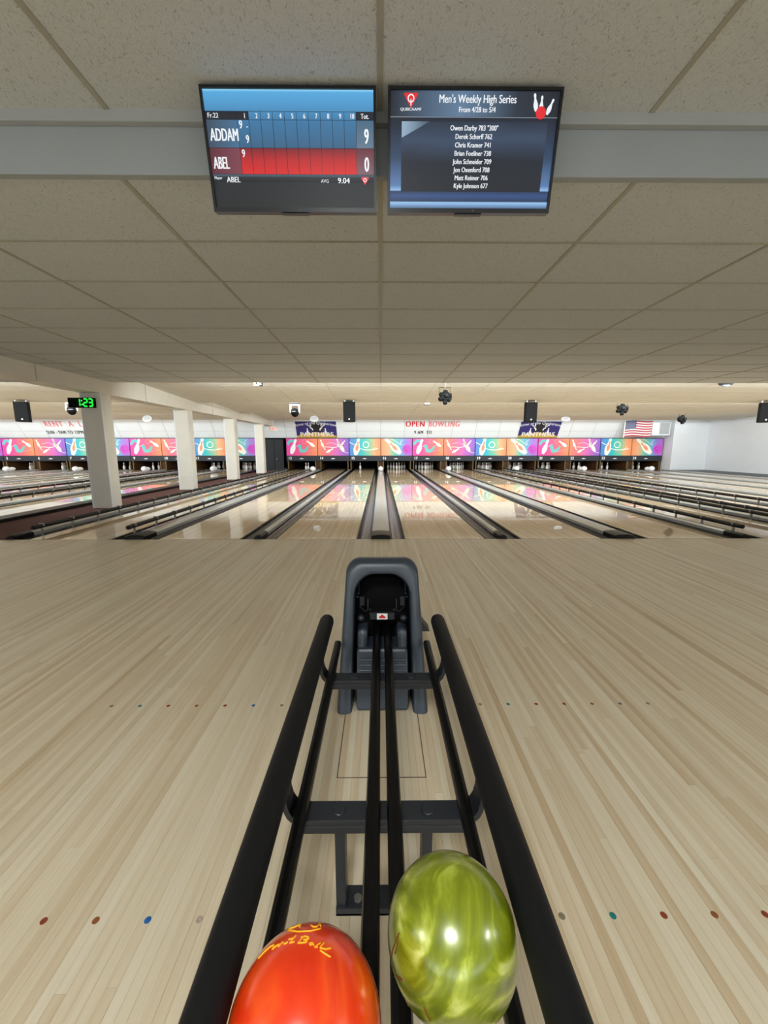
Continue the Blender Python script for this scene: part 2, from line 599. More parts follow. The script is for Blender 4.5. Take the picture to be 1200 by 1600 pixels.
# ------------------------------------------------------------------ ceilings
ceil = struct(MB().box(X_L, X_R, 2.12, STEP_Y[0] - 0.02, Z_CEIL + 0.012, Z_CEIL + 0.4).build('ceiling', 'ceiling_void'))
hc = struct(MB().box(X_L, X_R, -7, 2.12, Z_HIGH + 0.012, Z_HIGH + 0.3).build('ceiling_high', 'ceiling_void'))
TR = [2.12] + [2.70 + 0.608 * i for i in range(10)]
TR[-1] = STEP_Y[0]
tm = {}
def tile(w, d):
    key = (round(w, 3), round(d, 3))
    if key not in tm:
        tm[key] = MB().box(0.010, w - 0.010, 0.010, d - 0.010, 0.0, 0.011).data('ceiling_tile')
        tm[key].materials.append(M['ceiling_tile'])
    return tm[key]
for r in range(len(TR) - 1):
    for k in range(-9, 9):
        o = link('ceiling_tile', tile(1.22, TR[r + 1] - TR[r]), ceil)
        o.location = (1.22 * k, TR[r], Z_CEIL + 0.002 + random.uniform(0, 0.002))
for r in range(1, len(TR) - 1):
    MB().box(-10.98, 10.98, TR[r] - 0.0075, TR[r] + 0.0075, Z_CEIL - 0.001, Z_CEIL + 0.008).build('grid_bar', 'grid_metal', ceil)
for k in range(-9, 10):
    MB().box(1.22 * k - 0.012, 1.22 * k + 0.012, 2.12, STEP_Y[0], Z_CEIL - 0.002, Z_CEIL + 0.008).build('grid_bar', 'grid_metal', ceil)
HR = [2.07 - 0.63 * i for i in range(7)]
for r in range(6):
    for k in range(-4, 4):
        o = link('ceiling_tile', tile(1.22, 0.63), hc)
        o.location = (1.22 * k, HR[r + 1], Z_HIGH + 0.002)
for r in range(1, 7):
    MB().box(-4.88, 4.88, HR[r] - 0.012, HR[r] + 0.012, Z_HIGH - 0.001, Z_HIGH + 0.008).build('grid_bar', 'grid_metal', hc)
for k in range(-4, 5):
    MB().box(1.22 * k - 0.012, 1.22 * k + 0.012, HR[6], 2.07, Z_HIGH - 0.002, Z_HIGH + 0.008).build('grid_bar', 'grid_metal', hc)
# fascia between the two heights
fa = struct(MB().box(X_L, X_R, 2.08, 2.12, Z_CEIL - 0.004, Z_HIGH + 0.2).build('trim_3', 'fascia_paint', bevel=0.004))
MB().box(X_L, X_R, 2.045, 2.08, Z_HIGH - 0.045, Z_HIGH + 0.01).build('ceiling_moulding', 'fascia_trim', fa, bevel=0.004)
# stepped bands with light coves over the lanes
bands = struct(MB().box(X_L, X_R, STEP_Y[0], 21.2, Z_CEIL + 0.45, Z_CEIL + 0.6).build('ceiling_stepped', 'ceiling_void'))
for i in range(4):
    y0, y1 = STEP_Y[i], STEP_Y[i + 1]
    slope = STEP_RISE / 3.66
    def zz(y):
        return Z_CEIL + STEP_RISE - slope * (y - y0)
    MB().add([(X_L, y0 - 0.03, Z_CEIL), (X_R, y0 - 0.03, Z_CEIL), (X_R, y0 - 0.03, Z_CEIL + 0.45), (X_L, y0 - 0.03, Z_CEIL + 0.45),
              (X_L, y0, Z_CEIL), (X_R, y0, Z_CEIL), (X_R, y0, Z_CEIL + 0.45), (X_L, y0, Z_CEIL + 0.45)],
             [(0, 3, 2, 1), (4, 5, 6, 7), (0, 1, 5, 4), (3, 7, 6, 2)]).build('ceiling_step', 'band_tile', bands)
    MB().add([(X_L, y0, zz(y0) + 0.012), (X_R, y0, zz(y0) + 0.012), (X_R, y1, zz(y1) + 0.012), (X_L, y1, zz(y1) + 0.012)], [(0, 3, 2, 1)]).build('band_backing', 'white_panel', bands)
    mb = MB()
    nr = max(1, round((y1 - y0) / 0.61))
    for r in range(nr):
        ya, yb = y0 + (y1 - y0) * r / nr + 0.006, y0 + (y1 - y0) * (r + 1) / nr - 0.006
        for k in range(-23, 14):
            xa, xb = max(X_L, 1.22 * k + 0.006), min(X_R, 1.22 * (k + 1) - 0.006)
            if xb <= xa:
                continue
            mb.add([(xa, ya, zz(ya)), (xb, ya, zz(ya)), (xb, yb, zz(yb)), (xa, yb, zz(yb)),
                    (xa, ya, zz(ya) + 0.012), (xb, ya, zz(ya) + 0.012), (xb, yb, zz(yb) + 0.012), (xa, yb, zz(yb) + 0.012)],
                   [(0, 3, 2, 1), (0, 1, 5, 4), (1, 2, 6, 5), (2, 3, 7, 6), (3, 0, 4, 7)])
    o = mb.build('band_panels', 'band_tile', bands)
    o['kind'] = 'stuff'
    for xa, xb in ((-26.0, -7.0), (-4.0, 15.6)):
        MB().box(xa, xb, y0 + 0.005, y0 + 0.06, Z_CEIL + 0.06, Z_CEIL + 0.14).build('cove_light', 'sign_white', bands)
# round lamps in the ceiling over the seating, behind the camera
for lx, ly in ((-0.3, -1.15), (-4.6, -1.15), (4.3, -1.15), (-8.9, -1.15), (8.6, -1.15)):
    MB().lathe([(0.42, 0.0), (0.45, 0.0), (0.45, -0.05), (0.42, -0.05)], 24, (lx, ly, Z_HIGH)).build('ceiling_lamp', 'sign_white', hc)
    area('ceiling_lamp_light', (lx, ly, Z_HIGH - 0.055), (0, 0, 0), 0.84, 0.84, LAMP_W, (0.96, 1.0, 1.0), 'DISK')

# ------------------------------------------------------------------ pillars and the beam they carry
bx = struct(MB().box(-5.67, -5.30, 2.12, 20.45, 2.22, 2.70).build('trim_4', 'pillar_paint', bevel=0.006))
mb = MB()
for y in (3.6, 6.4, 9.3, 12.9, 16.4):
    MB().box(-5.674, -5.296, y, y + 0.012, 2.218, 2.6).build('beam_joint', 'grid_metal', bx)
for y, w in zip((7.78, 11.2, 14.7, 18.2), ('nearest, carrying the green clock', 'second from the clock pillar', 'third from the clock pillar', 'farthest, beside the charcoal door')):
    t = thing('pillar', 'square white painted pillar on maroon carpet, ' + w, 'pillar', (-5.485, y + 0.16, 0.015), group='pillars between the two lane banks')
    MB().box(-0.185, 0.185, -0.16, 0.16, 0, 2.205).build('shaft', 'pillar_paint', t, bevel=0.012)
    MB().box(0.186, 0.190, -0.155, -0.115, 0, 2.205).build('corner_strip', 'white_wall', t)
    MB().box(-0.19, -0.15, -0.164, -0.160, 0, 2.205).build('corner_strip', 'white_wall', t)

# ------------------------------------------------------------------ lanes, dividers, gutters
def profile_x(pts, y0, y1, mb=None):
    mb = mb or MB()
    return mb.loft([[(x, y0, z) for x, z in pts], [(x, y1, z) for x, z in pts]], closed=False)
def gutter_pts(xa, xb):
    """trough from the lane edge xa to the cap edge xb"""
    pts = []
    r = abs(xb - xa) / 2
    cx = (xa + xb) / 2
    sg = 1 if xb > xa else -1
    for i in range(13):
        a = PI - PI * i / 12
        pts.append((cx + sg * r * math.cos(a), -0.012 - 0.075 * math.sin(a)))
    return pts
LANE_END = 22.7
def divider(xc, half, cap, label, left=True, right=True):
    t = thing('lane_divider', label, 'lane divider', (xc, FOUL + 0.01, 0), group='dividers between the lanes')
    Ln = LANE_END - FOUL - 0.01
    sides = ([-1] if left else []) + ([1] if right else [])
    for s in sides:
        profile_x(gutter_pts(s * (half - 0.022), s * cap), 0, Ln).build('gutter', 'gutter', t, smooth=True)
        MB().box(min(s * half, s * (half - 0.022)), max(s * half, s * (half - 0.022)), 0, Ln, -0.10, -0.006).build('gutter_lip', 'lip', t)
    hgt = 0.052 if cap > 0.1 else 0.05
    pts = [(-cap, -0.03), (-cap, hgt * 0.55)]
    for i in range(9):
        a = -1 + 2 * i / 8
        pts.append((a * (cap - 0.008), hgt * (1 - 0.28 * a * a)))
    pts += [(cap, hgt * 0.55), (cap, -0.03)]
    profile_x(pts, 0.16, MASK_Y - FOUL - 0.02).build('capping', 'capping', t, smooth='auto')
    e = 0.004
    mb = MB()
    rings = []
    for y, k in ((-0.012, 0.82), (0.0, 0.96), (0.02, 1.0), (0.24, 1.0), (0.30, 0.99)):
        rings.append([(x * (1 + e / cap), y, -0.03 + (z + 0.03 + e) * k) for x, z in pts])
    mb.loft(rings, closed=True, cap0=True, cap1=True).build('end_cap', 'end_cap', t, smooth='auto')
    return t
LANES = {}
def lane(n, x0, x1):
    o = MB().box(x0, x1, FOUL + 0.008, LANE_END, -0.10, 0.0).build('bowling_lane', 'lane_maple')
    tag(o, 'glossy maple bowling lane running to the mask numbered %s' % NUM[n], 'bowling lane', 'bowling lanes')
    LANES[n] = (x0, x1)
PAIRS = {13: -PITCH, 15: 0.0, 17: PITCH, 19: 2 * PITCH, 21: 3 * PITCH, 23: 4 * PITCH,
         11: -8.07, 9: -8.07 - PITCH, 7: -8.07 - 2 * PITCH, 5: -8.07 - 3 * PITCH}
for n, xc in PAIRS.items():
    lane(n, xc - 1.389, xc - 0.329)
    lane(n + 1, xc + 0.329, xc + 1.389)
    divider(xc, 0.329, 0.125, 'wide silver-capped divider between lanes %s and %s' % (NUM[n], NUM[n + 1]))
    if n in (13, 15, 17, 19, 21, 9, 7, 5):
        divider(xc + PITCH / 2, 0.25, 0.045, 'narrow grey-capped divider between lanes %s and %s' % (NUM[n + 1], NUM[n + 2]))
divider(-PITCH * 1.5, 0.25, 0.05, 'divider between lane thirteen and the maroon carpet', left=False)
divider(PITCH * 4.5, 0.25, 0.05, 'outermost divider between lane twenty-four and the white wall', right=False)
divider(-8.07 + PITCH / 2, 0.25, 0.05, 'divider between lane twelve and the black kerb of the carpet', right=False)
lane(4, -8.07 - 4 * PITCH + 0.329, -8.07 - 4 * PITCH + 1.389)
divider(-8.07 - 3.5 * PITCH, 0.25, 0.045, 'narrow divider between lanes four and five at the far left')

# raised bumpers
bk = MB().box(-0.012, 0.012, -0.012, 0.012, -0.070, 0.100)
bk.box(-0.034, 0.034, -0.012, 0.012, 0.112, 0.152)
BK = bk.data('bracket')
BK.materials.append(M['bracket'])
def bumper(x, label):
    t = thing('bumper_rail', label, 'bumper rail', (x, FOUL + 0.22, 0), group='raised lane bumpers')
    Ln = 15.2
    mb = MB()
    mb.tube([(0, -0.012, 0.115), (0, 0, 0.115), (0, Ln, 0.115)], [0.022, 0.031, 0.031], 12)
    mb.build('rail', 'bumper', t, smooth='auto')
    for i in range(27):
        o = link('bracket', BK, t)
        o.location = (0, 0.14 + i * 0.56, 0)
for n, (a, b) in ((13, (0.118, 0.118)), (19, (0.118, 0.118)), (20, (0.118, 0.118)), (11, (0.118, 0.118))):
    x0, x1 = LANES[n]
    bumper(x0 - a, 'dark raised bumper rail on small brackets along the left side of lane %s' % NUM[n])
    bumper(x1 + b, 'dark raised bumper rail on small brackets along the right side of lane %s' % NUM[n])

# white rounded covers at the far end of the wide dividers
for n, xc in PAIRS.items():
    t = thing('divider_cover', 'white rounded plastic cover at far end of divider between lanes %s and %s' % (NUM[n], NUM[n + 1]), 'cover',
              (xc, 19.2, 0.053), group='white covers on the divider ends')
    mb = MB()
    mb.sphere((0, 0, 0.118), (0.122, 0.16, 0.118), 20, 12)
    mb.sphere((0, 0.27, 0.095), (0.105, 0.20, 0.095), 18, 10)
    mb.sphere((0.05, 0.12, 0.078), (0.072, 0.14, 0.078), 14, 8)
    mb.build('shell', 'cover_white', t, smooth=True)
    MB().sphere((0, -0.157, 0.118), (0.014, 0.010, 0.014), 10, 6).build('dark_spot', 'black_matte', t, smooth=True)

# ------------------------------------------------------------------ masking units
def clip_top(pts, zmax):
    out = []
    for i, p in enumerate(pts):
        q = pts[(i + 1) % len(pts)]
        if p[1] <= zmax:
            out.append(p)
        if (p[1] <= zmax) != (q[1] <= zmax):
            t = (zmax - p[1]) / (q[1] - p[1])
            out.append((p[0] + t * (q[0] - p[0]), zmax))
    return out
def pin2d(cx, cz, ang, h):
    prof = [(0, .07), (.06, .095), (.18, .135), (.30, .158), (.42, .148), (.55, .105), (.66, .07), (.74, .062), (.82, .076), (.89, .085), (.95, .072), (1.0, .025)]
    pts = [(r, z) for z, r in prof] + [(-r, z) for z, r in prof[::-1]]
    c, s = math.cos(ang), math.sin(ang)
    return [(cx + h * (x * c - (z - .5) * s), cz + h * (x * s + (z - .5) * c)) for x, z in pts]
gradient('art_magenta', 0, [(0.0, (232, 62, 170)), (0.3, (236, 72, 150)), (0.65, (240, 104, 112)), (1.0, (244, 146, 92))], wob=0.12)
gradient('art_coral', 0, [(0.0, (244, 134, 100)), (0.3, (238, 112, 130)), (0.6, (216, 104, 186)), (1.0, (126, 92, 202))], wob=0.12)
gradient('art_blue', 0, [(0.0, (84, 132, 208)), (0.18, (64, 150, 208)), (0.42, (48, 192, 192)), (0.66, (132, 200, 160)), (0.82, (240, 170, 116)), (1.0, (244, 146, 96))], wob=0.1)
gradient('art_mixed', 0, [(0.0, (244, 152, 104)), (0.2, (238, 172, 128)), (0.42, (116, 200, 172)), (0.62, (104, 176, 210)), (0.8, (150, 126, 212)), (1.0, (190, 96, 208))], wob=0.1)
PW, PH = 0.80, 0.435      # half size of a picture panel
def P(u, v):
    """panel fraction (0..1 from left, 0..1 from top) to local x, z"""
    return (-PW + 2 * PW * u, PH - 2 * PH * v)
art = {'magenta': [], 'coral': [], 'blue': [], 'mixed': []}
def shape(kind, mat, mb, name):
    me = mb.data(name)
    me.materials.append(M[mat])
    art[kind].append((name, me))
y1_, y2_, y3_ = -0.002, -0.004, -0.006
# pink panel: teal ribbon, big pin, small flying pin
rb = MB()
rb.ribbon(bez(P(.04, .36), P(.12, .02), P(.25, .05), P(.27, .35)) , 0.13, y1_)
rb.ribbon(bez(P(.40, .36), P(.47, .60), P(.45, .75), P(.52, .74)), 0.17, y1_)
rb.ribbon(bez(P(.52, .74), P(.62, .72), P(.66, .62), P(.70, .44)), [0.17 - 0.006 * i for i in range(13)], y1_)
shape('magenta', 'print_teal', rb, 'ribbon_print')
pn = MB().flat(pin2d(*P(.235, .46), -0.32, 0.80), y2_)
pn.flat(pin2d(*P(.79, .30), 0.95, 0.50), y2_)
shape('magenta', 'print_white', pn, 'pin_print')
ln = MB()
ln.ring(*P(.58, .18), 0.10, 0.012, y1_)
ln.ribbon(bez(P(.45, .66), P(.60, .84), P(.80, .70), P(.98, .62)), 0.016, y1_)
ln.ribbon(bez(P(.25, .40), P(.32, .50), P(.36, .44), P(.40, .36)), 0.03, y1_)
shape('magenta', 'print_pink', ln, 'line_print')
# coral panel: four tumbling pins
pn = MB()
for u, v, a, h in ((.13, .28, .35, .40), (.38, .70, -1.05, .42), (.66, .26, .30, .46), (.74, .46, .55, .62), (.82, .24, -.7, .30)):
    pn.flat(pin2d(*P(u, v), a, h), y2_)
pn.ribbon(bez(P(.16, .40), P(.22, .52), P(.18, .62), P(.25, .66)), 0.04, y1_)
pn.ribbon(bez(P(.22, .50), P(.36, .44), P(.50, .60), P(.64, .46)), 0.035, y1_)
pn.ribbon(bez(P(.78, .66), P(.86, .82), P(.94, .84), P(1.0, .84)), 0.02, y1_)
shape('coral', 'print_cream', pn, 'pin_print')
ln = MB()
ln.ribbon(bez(P(.26, .32), P(.42, .18), P(.55, .26), P(.62, .40)), 0.04, y1_)
shape('coral', 'print_pink', ln, 'line_print')
# blue panel: big pin, looped streamer
pn = MB().flat(clip_top(pin2d(*P(.25, .40), -0.20, 1.02), PH - 0.005), y2_)
pn.ribbon(bez(P(0, .20), P(.05, .28), P(.12, .34), P(.16, .34)), 0.03, y1_)
pn.ring(*P(.53, .36), 0.15, 0.04, y1_)
pn.ribbon(bez(P(.34, .58), P(.48, .68), P(.66, .70), P(.92, .60)), 0.035, y1_)
pn.ribbon(bez(P(.92, .60), P(.86, .50), P(.78, .56), P(.72, .66)), 0.025, y1_)
shape('blue', 'print_cream', pn, 'pin_print')
ln = MB().flat(pin2d(*P(.25, .44), -0.20, 0.5), y3_)
ln.ribbon(bez(P(.42, .60), P(.50, .86), P(.66, .82), P(.78, .74)), 0.02, y1_)
shape('blue', 'print_orange', ln, 'accent_print')
# mixed panel: big pin, ball
pn = MB().flat(clip_top(pin2d(*P(.38, .42), 0.80, 1.15), PH - 0.005), y2_)
pn.ribbon(bez(P(.30, .02), P(.50, .06), P(.62, .46), P(.66, .34)), 0.02, y1_)
pn.ribbon(bez(P(.66, .34), P(.66, .16), P(.54, .34), P(.70, .06)), 0.02, y1_)
shape('mixed', 'print_cream', pn, 'pin_print')
shape('mixed', 'print_orange', MB().flat(pin2d(*P(.40, .46), 0.80, 0.52), y3_), 'accent_print')
shape('mixed', 'print_purple', MB().disc(*P(.84, .62), 0.235, y1_, 24), 'ball_print')
shape('mixed', 'print_dark', MB().disc(*P(.78, .50), 0.026, y2_, 10).disc(*P(.76, .60), 0.024, y2_, 10).disc(*P(.82, .70), 0.03, y2_, 10), 'hole_print')
panel_me = {}
for k in art:
    panel_me[k] = MB().box(-PW, PW, 0, 0.04, -PH, PH).data('picture_panel')
    panel_me[k].materials.append(M['art_' + k])
def mask_mesh(name, mat, mb):
    me = mb.data(name)
    me.materials.append(M[mat])
    return me
body_me = mask_mesh('mask_body', 'mask_body', MB().box(-1.632, 1.632, 0.03, 0.14, 0.48, 1.66))
strip_me = mask_mesh('number_strip', 'mask_strip', MB().box(-1.628, 1.628, -0.015, 0.04, 0.49, 0.745))
half_body_me = mask_mesh('mask_body', 'mask_body', MB().box(0, 1.632, 0.03, 0.14, 0.48, 1.66))
half_strip_me = mask_mesh('number_strip', 'mask_strip', MB().box(0, 1.628, -0.015, 0.04, 0.49, 0.745))
kick_me = mask_mesh('kickback_panel', 'kickback_wood', MB().box(-0.02, 0.02, 0.06, 2.3, 0.002, 1.0))
edge_me = mask_mesh('kickback_edge', 'kickback_edge', MB().box(-0.022, 0.022, 0.02, 0.06, 0.002, 0.48))
midp_me = mask_mesh('division_panel', 'kickback_wood', MB().box(-0.12, 0.12, 0.10, 0.13, 0.002, 0.48))
logo_me = mask_mesh('logo_print', 'print_white', MB().flat([(-0.13, -0.02), (0.05, -0.03), (0.13, 0.0), (0.03, 0.01), (0.0, 0.035), (-0.04, 0.01)], -0.018))
for n, xc in list(PAIRS.items()) + [(3, -8.07 - 4 * PITCH)]:
    half = n == 3
    first = (n // 2) % 2 == 0 if n > 12 else (n // 2) % 2 == 0
    kinds = ('magenta', 'coral') if first else ('blue', 'mixed')
    nums = '%s and %s' % (NUM[n], NUM[n + 1]) if not half else 'four'
    t = thing('masking_unit', ('pink and coral' if first else 'blue, teal and orange') + ' bowling-art mask above lane' + ('' if half else 's') + ' ' + nums,
              'mask', (xc, MASK_Y, 0), group='masks over the pin decks')
    link('mask_body', half_body_me if half else body_me, t)
    sp = link('number_strip', half_strip_me if half else strip_me, t)
    for j, kd in enumerate(kinds):
        if half and j == 0:
            continue
        p = link('picture_panel', panel_me[kd], t)
        p.location = (-0.817 if j == 0 else 0.817, 0, 1.195)
        for nm, me in art[kd]:
            link(nm, me, p)
        x0 = -1.628 if j == 0 else 0.01
        MB().text(str(n + j), x0 + 0.18, 0.565, 0.13, -0.018, bold=0.03).build('number_print', 'print_white', sp)
        o = link('logo_print', logo_me, sp)
        o.location = (x0 + 0.78, 0, 0.61)
    for x in ((-1.56, -0.14, 0.14, 1.56) if not half else (0.14, 1.56)):
        link('kickback_panel', kick_me, t).location = (x, 0, 0)
        link('kickback_edge', edge_me, t).location = (x, 0, 0)
    link('division_panel', midp_me, t)

# pins standing on the decks
pp = [(0.026, 0), (0.030, 0.004), (0.0362, 0.019), (0.0497, 0.057), (0.0582, 0.086), (0.0605, 0.114), (0.0579, 0.149), (0.0472, 0.184), (0.0313, 0.219), (0.0249, 0.238), (0.0228, 0.254), (0.0237, 0.279), (0.0305, 0.318), (0.0323, 0.343), (0.0290, 0.362), (0.019, 0.376), (0.006, 0.381)]
PINB = MB().lathe(pp, 14).data('pin_body')
PINB.materials.append(M['pin_white'])
PINB.polygons.foreach_set('use_smooth', [True] * len(PINB.polygons))
PINS = MB().lathe([(0.0295, 0.224), (0.0262, 0.238)], 14).lathe([(0.0245, 0.262), (0.0262, 0.284)], 14).data('neck_stripes')
PINS.materials.append(M['pin_red'])
RACK = [(0, 0)] + [(-.1524, .264), (.1524, .264)] + [(-.3048, .528), (0, .528), (.3048, .528)] + [(-.4572, .792), (-.1524, .792), (.1524, .792), (.4572, .792)]
WHICH = ['front head pin', 'left pin in second row', 'right pin in second row', 'left pin in third row', 'middle pin in third row', 'right pin in third row',
         'far left pin in back row', 'inner left pin in back row', 'inner right pin in back row', 'far right pin in back row']
def pin(x, y, label, group):
    t = thing('bowling_pin', label, 'bowling pin', (x, y, 0), group=group)
    link('pin_body', PINB, t)
    link('neck_stripes', PINS, t)
for n in list(range(16, 25)) + list(range(5, 13)):
    xc = sum(LANES[n]) / 2
    for (dx, dy), w in zip(RACK, WHICH):
        pin(xc + dx, 21.5 + dy, 'white bowling pin, %s of the rack on lane %s' % (w, NUM[n]), 'rack of pins on lane %s' % NUM[n])
pin(sum(LANES[15]) / 2 - 0.25, 21.5, 'lone white bowling pin left standing on lane fifteen', None)
pin(sum(LANES[13]) / 2 + 0.15, 21.3, 'left of the two white pins left standing on lane thirteen', None)
pin(sum(LANES[13]) / 2 + 0.275, 21.3, 'right of the two white pins left standing on lane thirteen', None)
# charcoal door between the banks
d = struct(MB().box(-6.36, -5.02, 20.75, 20.81, 0.0, 1.60).build('door_1', 'charcoal_door', bevel=0.006))
MB().box(-5.50, -5.49, 20.735, 20.75, 0.05, 1.55).build('door_joint', 'black_matte', d)
MB().tube([(-5.40, 20.70, 0.55), (-5.34, 20.70, 0.62), (-5.32, 20.75, 0.64)], 0.02, 8).build('door_handle', 'metal', d)

# ------------------------------------------------------------------ things on the panelled wall
def on_slope(x, t, off=0.012):
    p = HB + (HT - HB) * t
    n = Vector((0, -0.94, -0.6)).normalized()
    return p + n * off + Vector((x, 0, 0))
ROT = (SL, 0, 0)
def lettering(name, label, x, t, parts):
    o = thing(name, label, 'sign', on_slope(x, t, 0.005), ROT)
    for nm, body, dx, dz, h, mat, xs in parts:
        MB().text(body, dx, dz, h, 0, 'LEFT', 0.035, 0, xs, 1.18).build(nm, mat, o)
lettering('wall_lettering', 'red OPEN BOWLING over small black 9 AM TO on white panels', 1.26, 0.60,
          [('red_letters', 'OPEN', 0.0, 0.0, 0.30, 'letter_red', 0.78), ('faded_letters', 'BOWLING', 1.16, 0.0, 0.30, 'letter_faded', 0.70),
           ('black_letters', '9 AM  TO', 0.46, -0.42, 0.18, 'letter_black', 0.72)])
lettering('wall_lettering', 'faded red RENT A L over black SUN hours on white panels', -16.95, 0.60,
          [('red_letters', 'RENT  A  L', 0.0, 0.0, 0.30, 'letter_faded', 0.78), ('black_letters', 'SUN - 9AM TO 12PM -', -0.12, -0.42, 0.18, 'letter_black', 0.68)])
def banner(x, label):
    o = thing('team_banner', label, 'banner', on_slope(x, 0.035, 0.02), ROT, 'navy school banners')
    W, H = 1.03, 0.93
    cl = MB().box(-W, W, -0.006, 0.0, -0.01, H).build('cloth', 'banner_navy', o)
    arc = [(-W, 0.0)] + [(-W + 2 * W * i / 16, 0.10 + 0.20 * math.sin(PI * i / 16)) for i in range(17)] + [(W, 0.0)]
    MB().flat(arc, -0.008).build('gold_arc', 'banner_gold', cl)
    MB().disc(0, 0.58, 0.36, -0.009, 24, 0.30).build('dark_emblem', 'banner_black', cl)
    pr = MB()
    for s in (-1, 1):
        pr.ribbon(bez((s * 0.46, 0.74), (s * 0.36, 0.72), (s * 0.32, 0.66), (s * 0.28, 0.60)), 0.04, -0.011)
        pr.ribbon(bez((s * 0.30, 0.82), (s * 0.28, 0.76), (s * 0.26, 0.70), (s * 0.25, 0.66)), 0.04, -0.011)
        pr.ribbon(bez((s * 0.30, 0.56), (s * 0.22, 0.58), (s * 0.18, 0.50), (s * 0.19, 0.42)), 0.06, -0.011)
        pr.flat(pin2d(s * 0.46, 0.40, 0, 0.32), -0.011)
    pr.text('PANTHERS', 0, 0.08, 0.24, -0.012, bold=0.02, xs=1.02)
    body = 'Home of the Quakertown'
    vs, fs = glyphs(body, 'CENTER', 0.0, 0.1)
    h = 0.15
    pr.add([(v[0] * h * 1.0, -0.012, 0.78 + v[1] * h - 0.13 * (v[0] * h) ** 2) for v in vs], fs)
    pr.build('white_print', 'print_white', cl)
banner(-3.29, 'navy and gold PANTHERS banner above lanes thirteen and fourteen')
banner(8.14, 'navy and gold PANTHERS banner partly behind a hanging loudspeaker')
# national flag
fl = thing('american_flag', 'stars and stripes flag pinned beside a grey vent box', 'flag', (12.34, 20.38, 1.70), (math.radians(3), 0, 0))
FW, FH = 1.36, 0.78
def wave(x):
    return 0.035 * math.sin(x * 4.2) + 0.03 * x
def cloth(mb, x0, x1, z0, z1, y):
    n = 8
    A = [(x0 + (x1 - x0) * i / n, y, z0 + wave(x0 + (x1 - x0) * i / n)) for i in range(n + 1)]
    B = [(x0 + (x1 - x0) * i / n, y, z1 + wave(x0 + (x1 - x0) * i / n)) for i in range(n + 1)]
    mb.loft([A, B], closed=False)
base = MB()
cloth(base, 0, FW, 0, FH, 0.003)
base = base.build('cloth', 'flag_white', fl)
rd = MB()
for i in range(0, 13, 2):
    cloth(rd, 0, FW, FH * i / 13, FH * (i + 1) / 13, 0.0)
rd.build('red_stripes', 'flag_red', base)
bl = MB()
cloth(bl, 0, FW * 0.40, FH * 6 / 13, FH, -0.003)
bl.build('blue_canton', 'flag_blue', base)
st = MB()
for r in range(9):
    for c in range(6 if r % 2 == 0 else 5):
        sx = FW * 0.40 * ((c + 0.5) / 6 + (0 if r % 2 == 0 else 1 / 12))
        sz = FH * 6 / 13 + FH * 7 / 13 * (r + 0.7) / 9.6 + wave(sx)
        st.flat([(sx + (0.022 if k % 2 == 0 else 0.009) * math.sin(PI * k / 5), sz + (0.022 if k % 2 == 0 else 0.009) * math.cos(PI * k / 5)) for k in range(10)], -0.006)
st.build('stars', 'flag_white', base)
MB().tube([(-0.03, 0.0, -0.03), (-0.03, 0.0, FH + 0.02)], 0.025, 10).build('pole', 'sign_white', fl)
# vent box
v = thing('vent_box', 'white wall box with a grey face panel above lane twenty-four', 'vent', (14.15, 20.36, 1.78))
MB().box(-0.42, 0.50, 0, 0.5, 0, 0.66).build('housing', 'white_panel', v, bevel=0.01)
MB().box(-0.05, 0.44, -0.015, 0, 0.06, 0.62).build('face_panel', 'vent_grey', v)
MB().box(-0.42, 0.50, -0.03, 0.0, -0.03, 0.0).build('ledge', 'ring_grey', v)

# ------------------------------------------------------------------ things hanging from the stepped ceiling
def ceil_z(y):
    for i in range(4):
        if STEP_Y[i] <= y < STEP_Y[i + 1]:
            return Z_CEIL + STEP_RISE - STEP_RISE / 3.66 * (y - STEP_Y[i])
    return Z_CEIL
def loudspeaker(x, y, z, yaw, label):
    t = thing('loudspeaker', label, 'loudspeaker', (x, y, z), (0, 0, yaw), 'hanging loudspeakers')
    rings = []
    for zz_ in (-0.27, 0.27):
        rings.append([(-0.165, -0.15, zz_), (0.165, -0.15, zz_), (0.165, -0.02, zz_), (0.10, 0.16, zz_), (-0.10, 0.16, zz_), (-0.165, -0.02, zz_)])
    MB().loft(rings, True, True, True).build('cabinet', 'speaker_side', t, bevel=0.012)
    MB().box(-0.152, 0.152, -0.158, -0.148, -0.255, 0.255).build('grille', 'speaker_black', t, bevel=0.006)
    MB().disc(0, -0.20, 0.022, -0.160, 12).build('badge', 'sign_white', t)
    top = ceil_z(y) - z
    for sx in (-0.12, 0.12):
        MB().tube([(sx, -0.10, 0.26), (sx, -0.10, 0.285), (sx, -0.10, top)], [0.024, 0.024, 0.012], 8).build('hanging_bracket', 'sign_white', t)
loudspeaker(-0.875, 11.45, 2.175, 0.0, 'black hanging loudspeaker left of the OPEN BOWLING letters')
loudspeaker(4.19, 11.45, 2.165, 0.0, 'black hanging loudspeaker in front of the right banner')
loudspeaker(-9.95, 11.45, 2.17, 0.35, 'black hanging loudspeaker left of the clock pillar')
loudspeaker(10.82, 11.4, 2.16, -0.45, 'black hanging loudspeaker at the right wall')
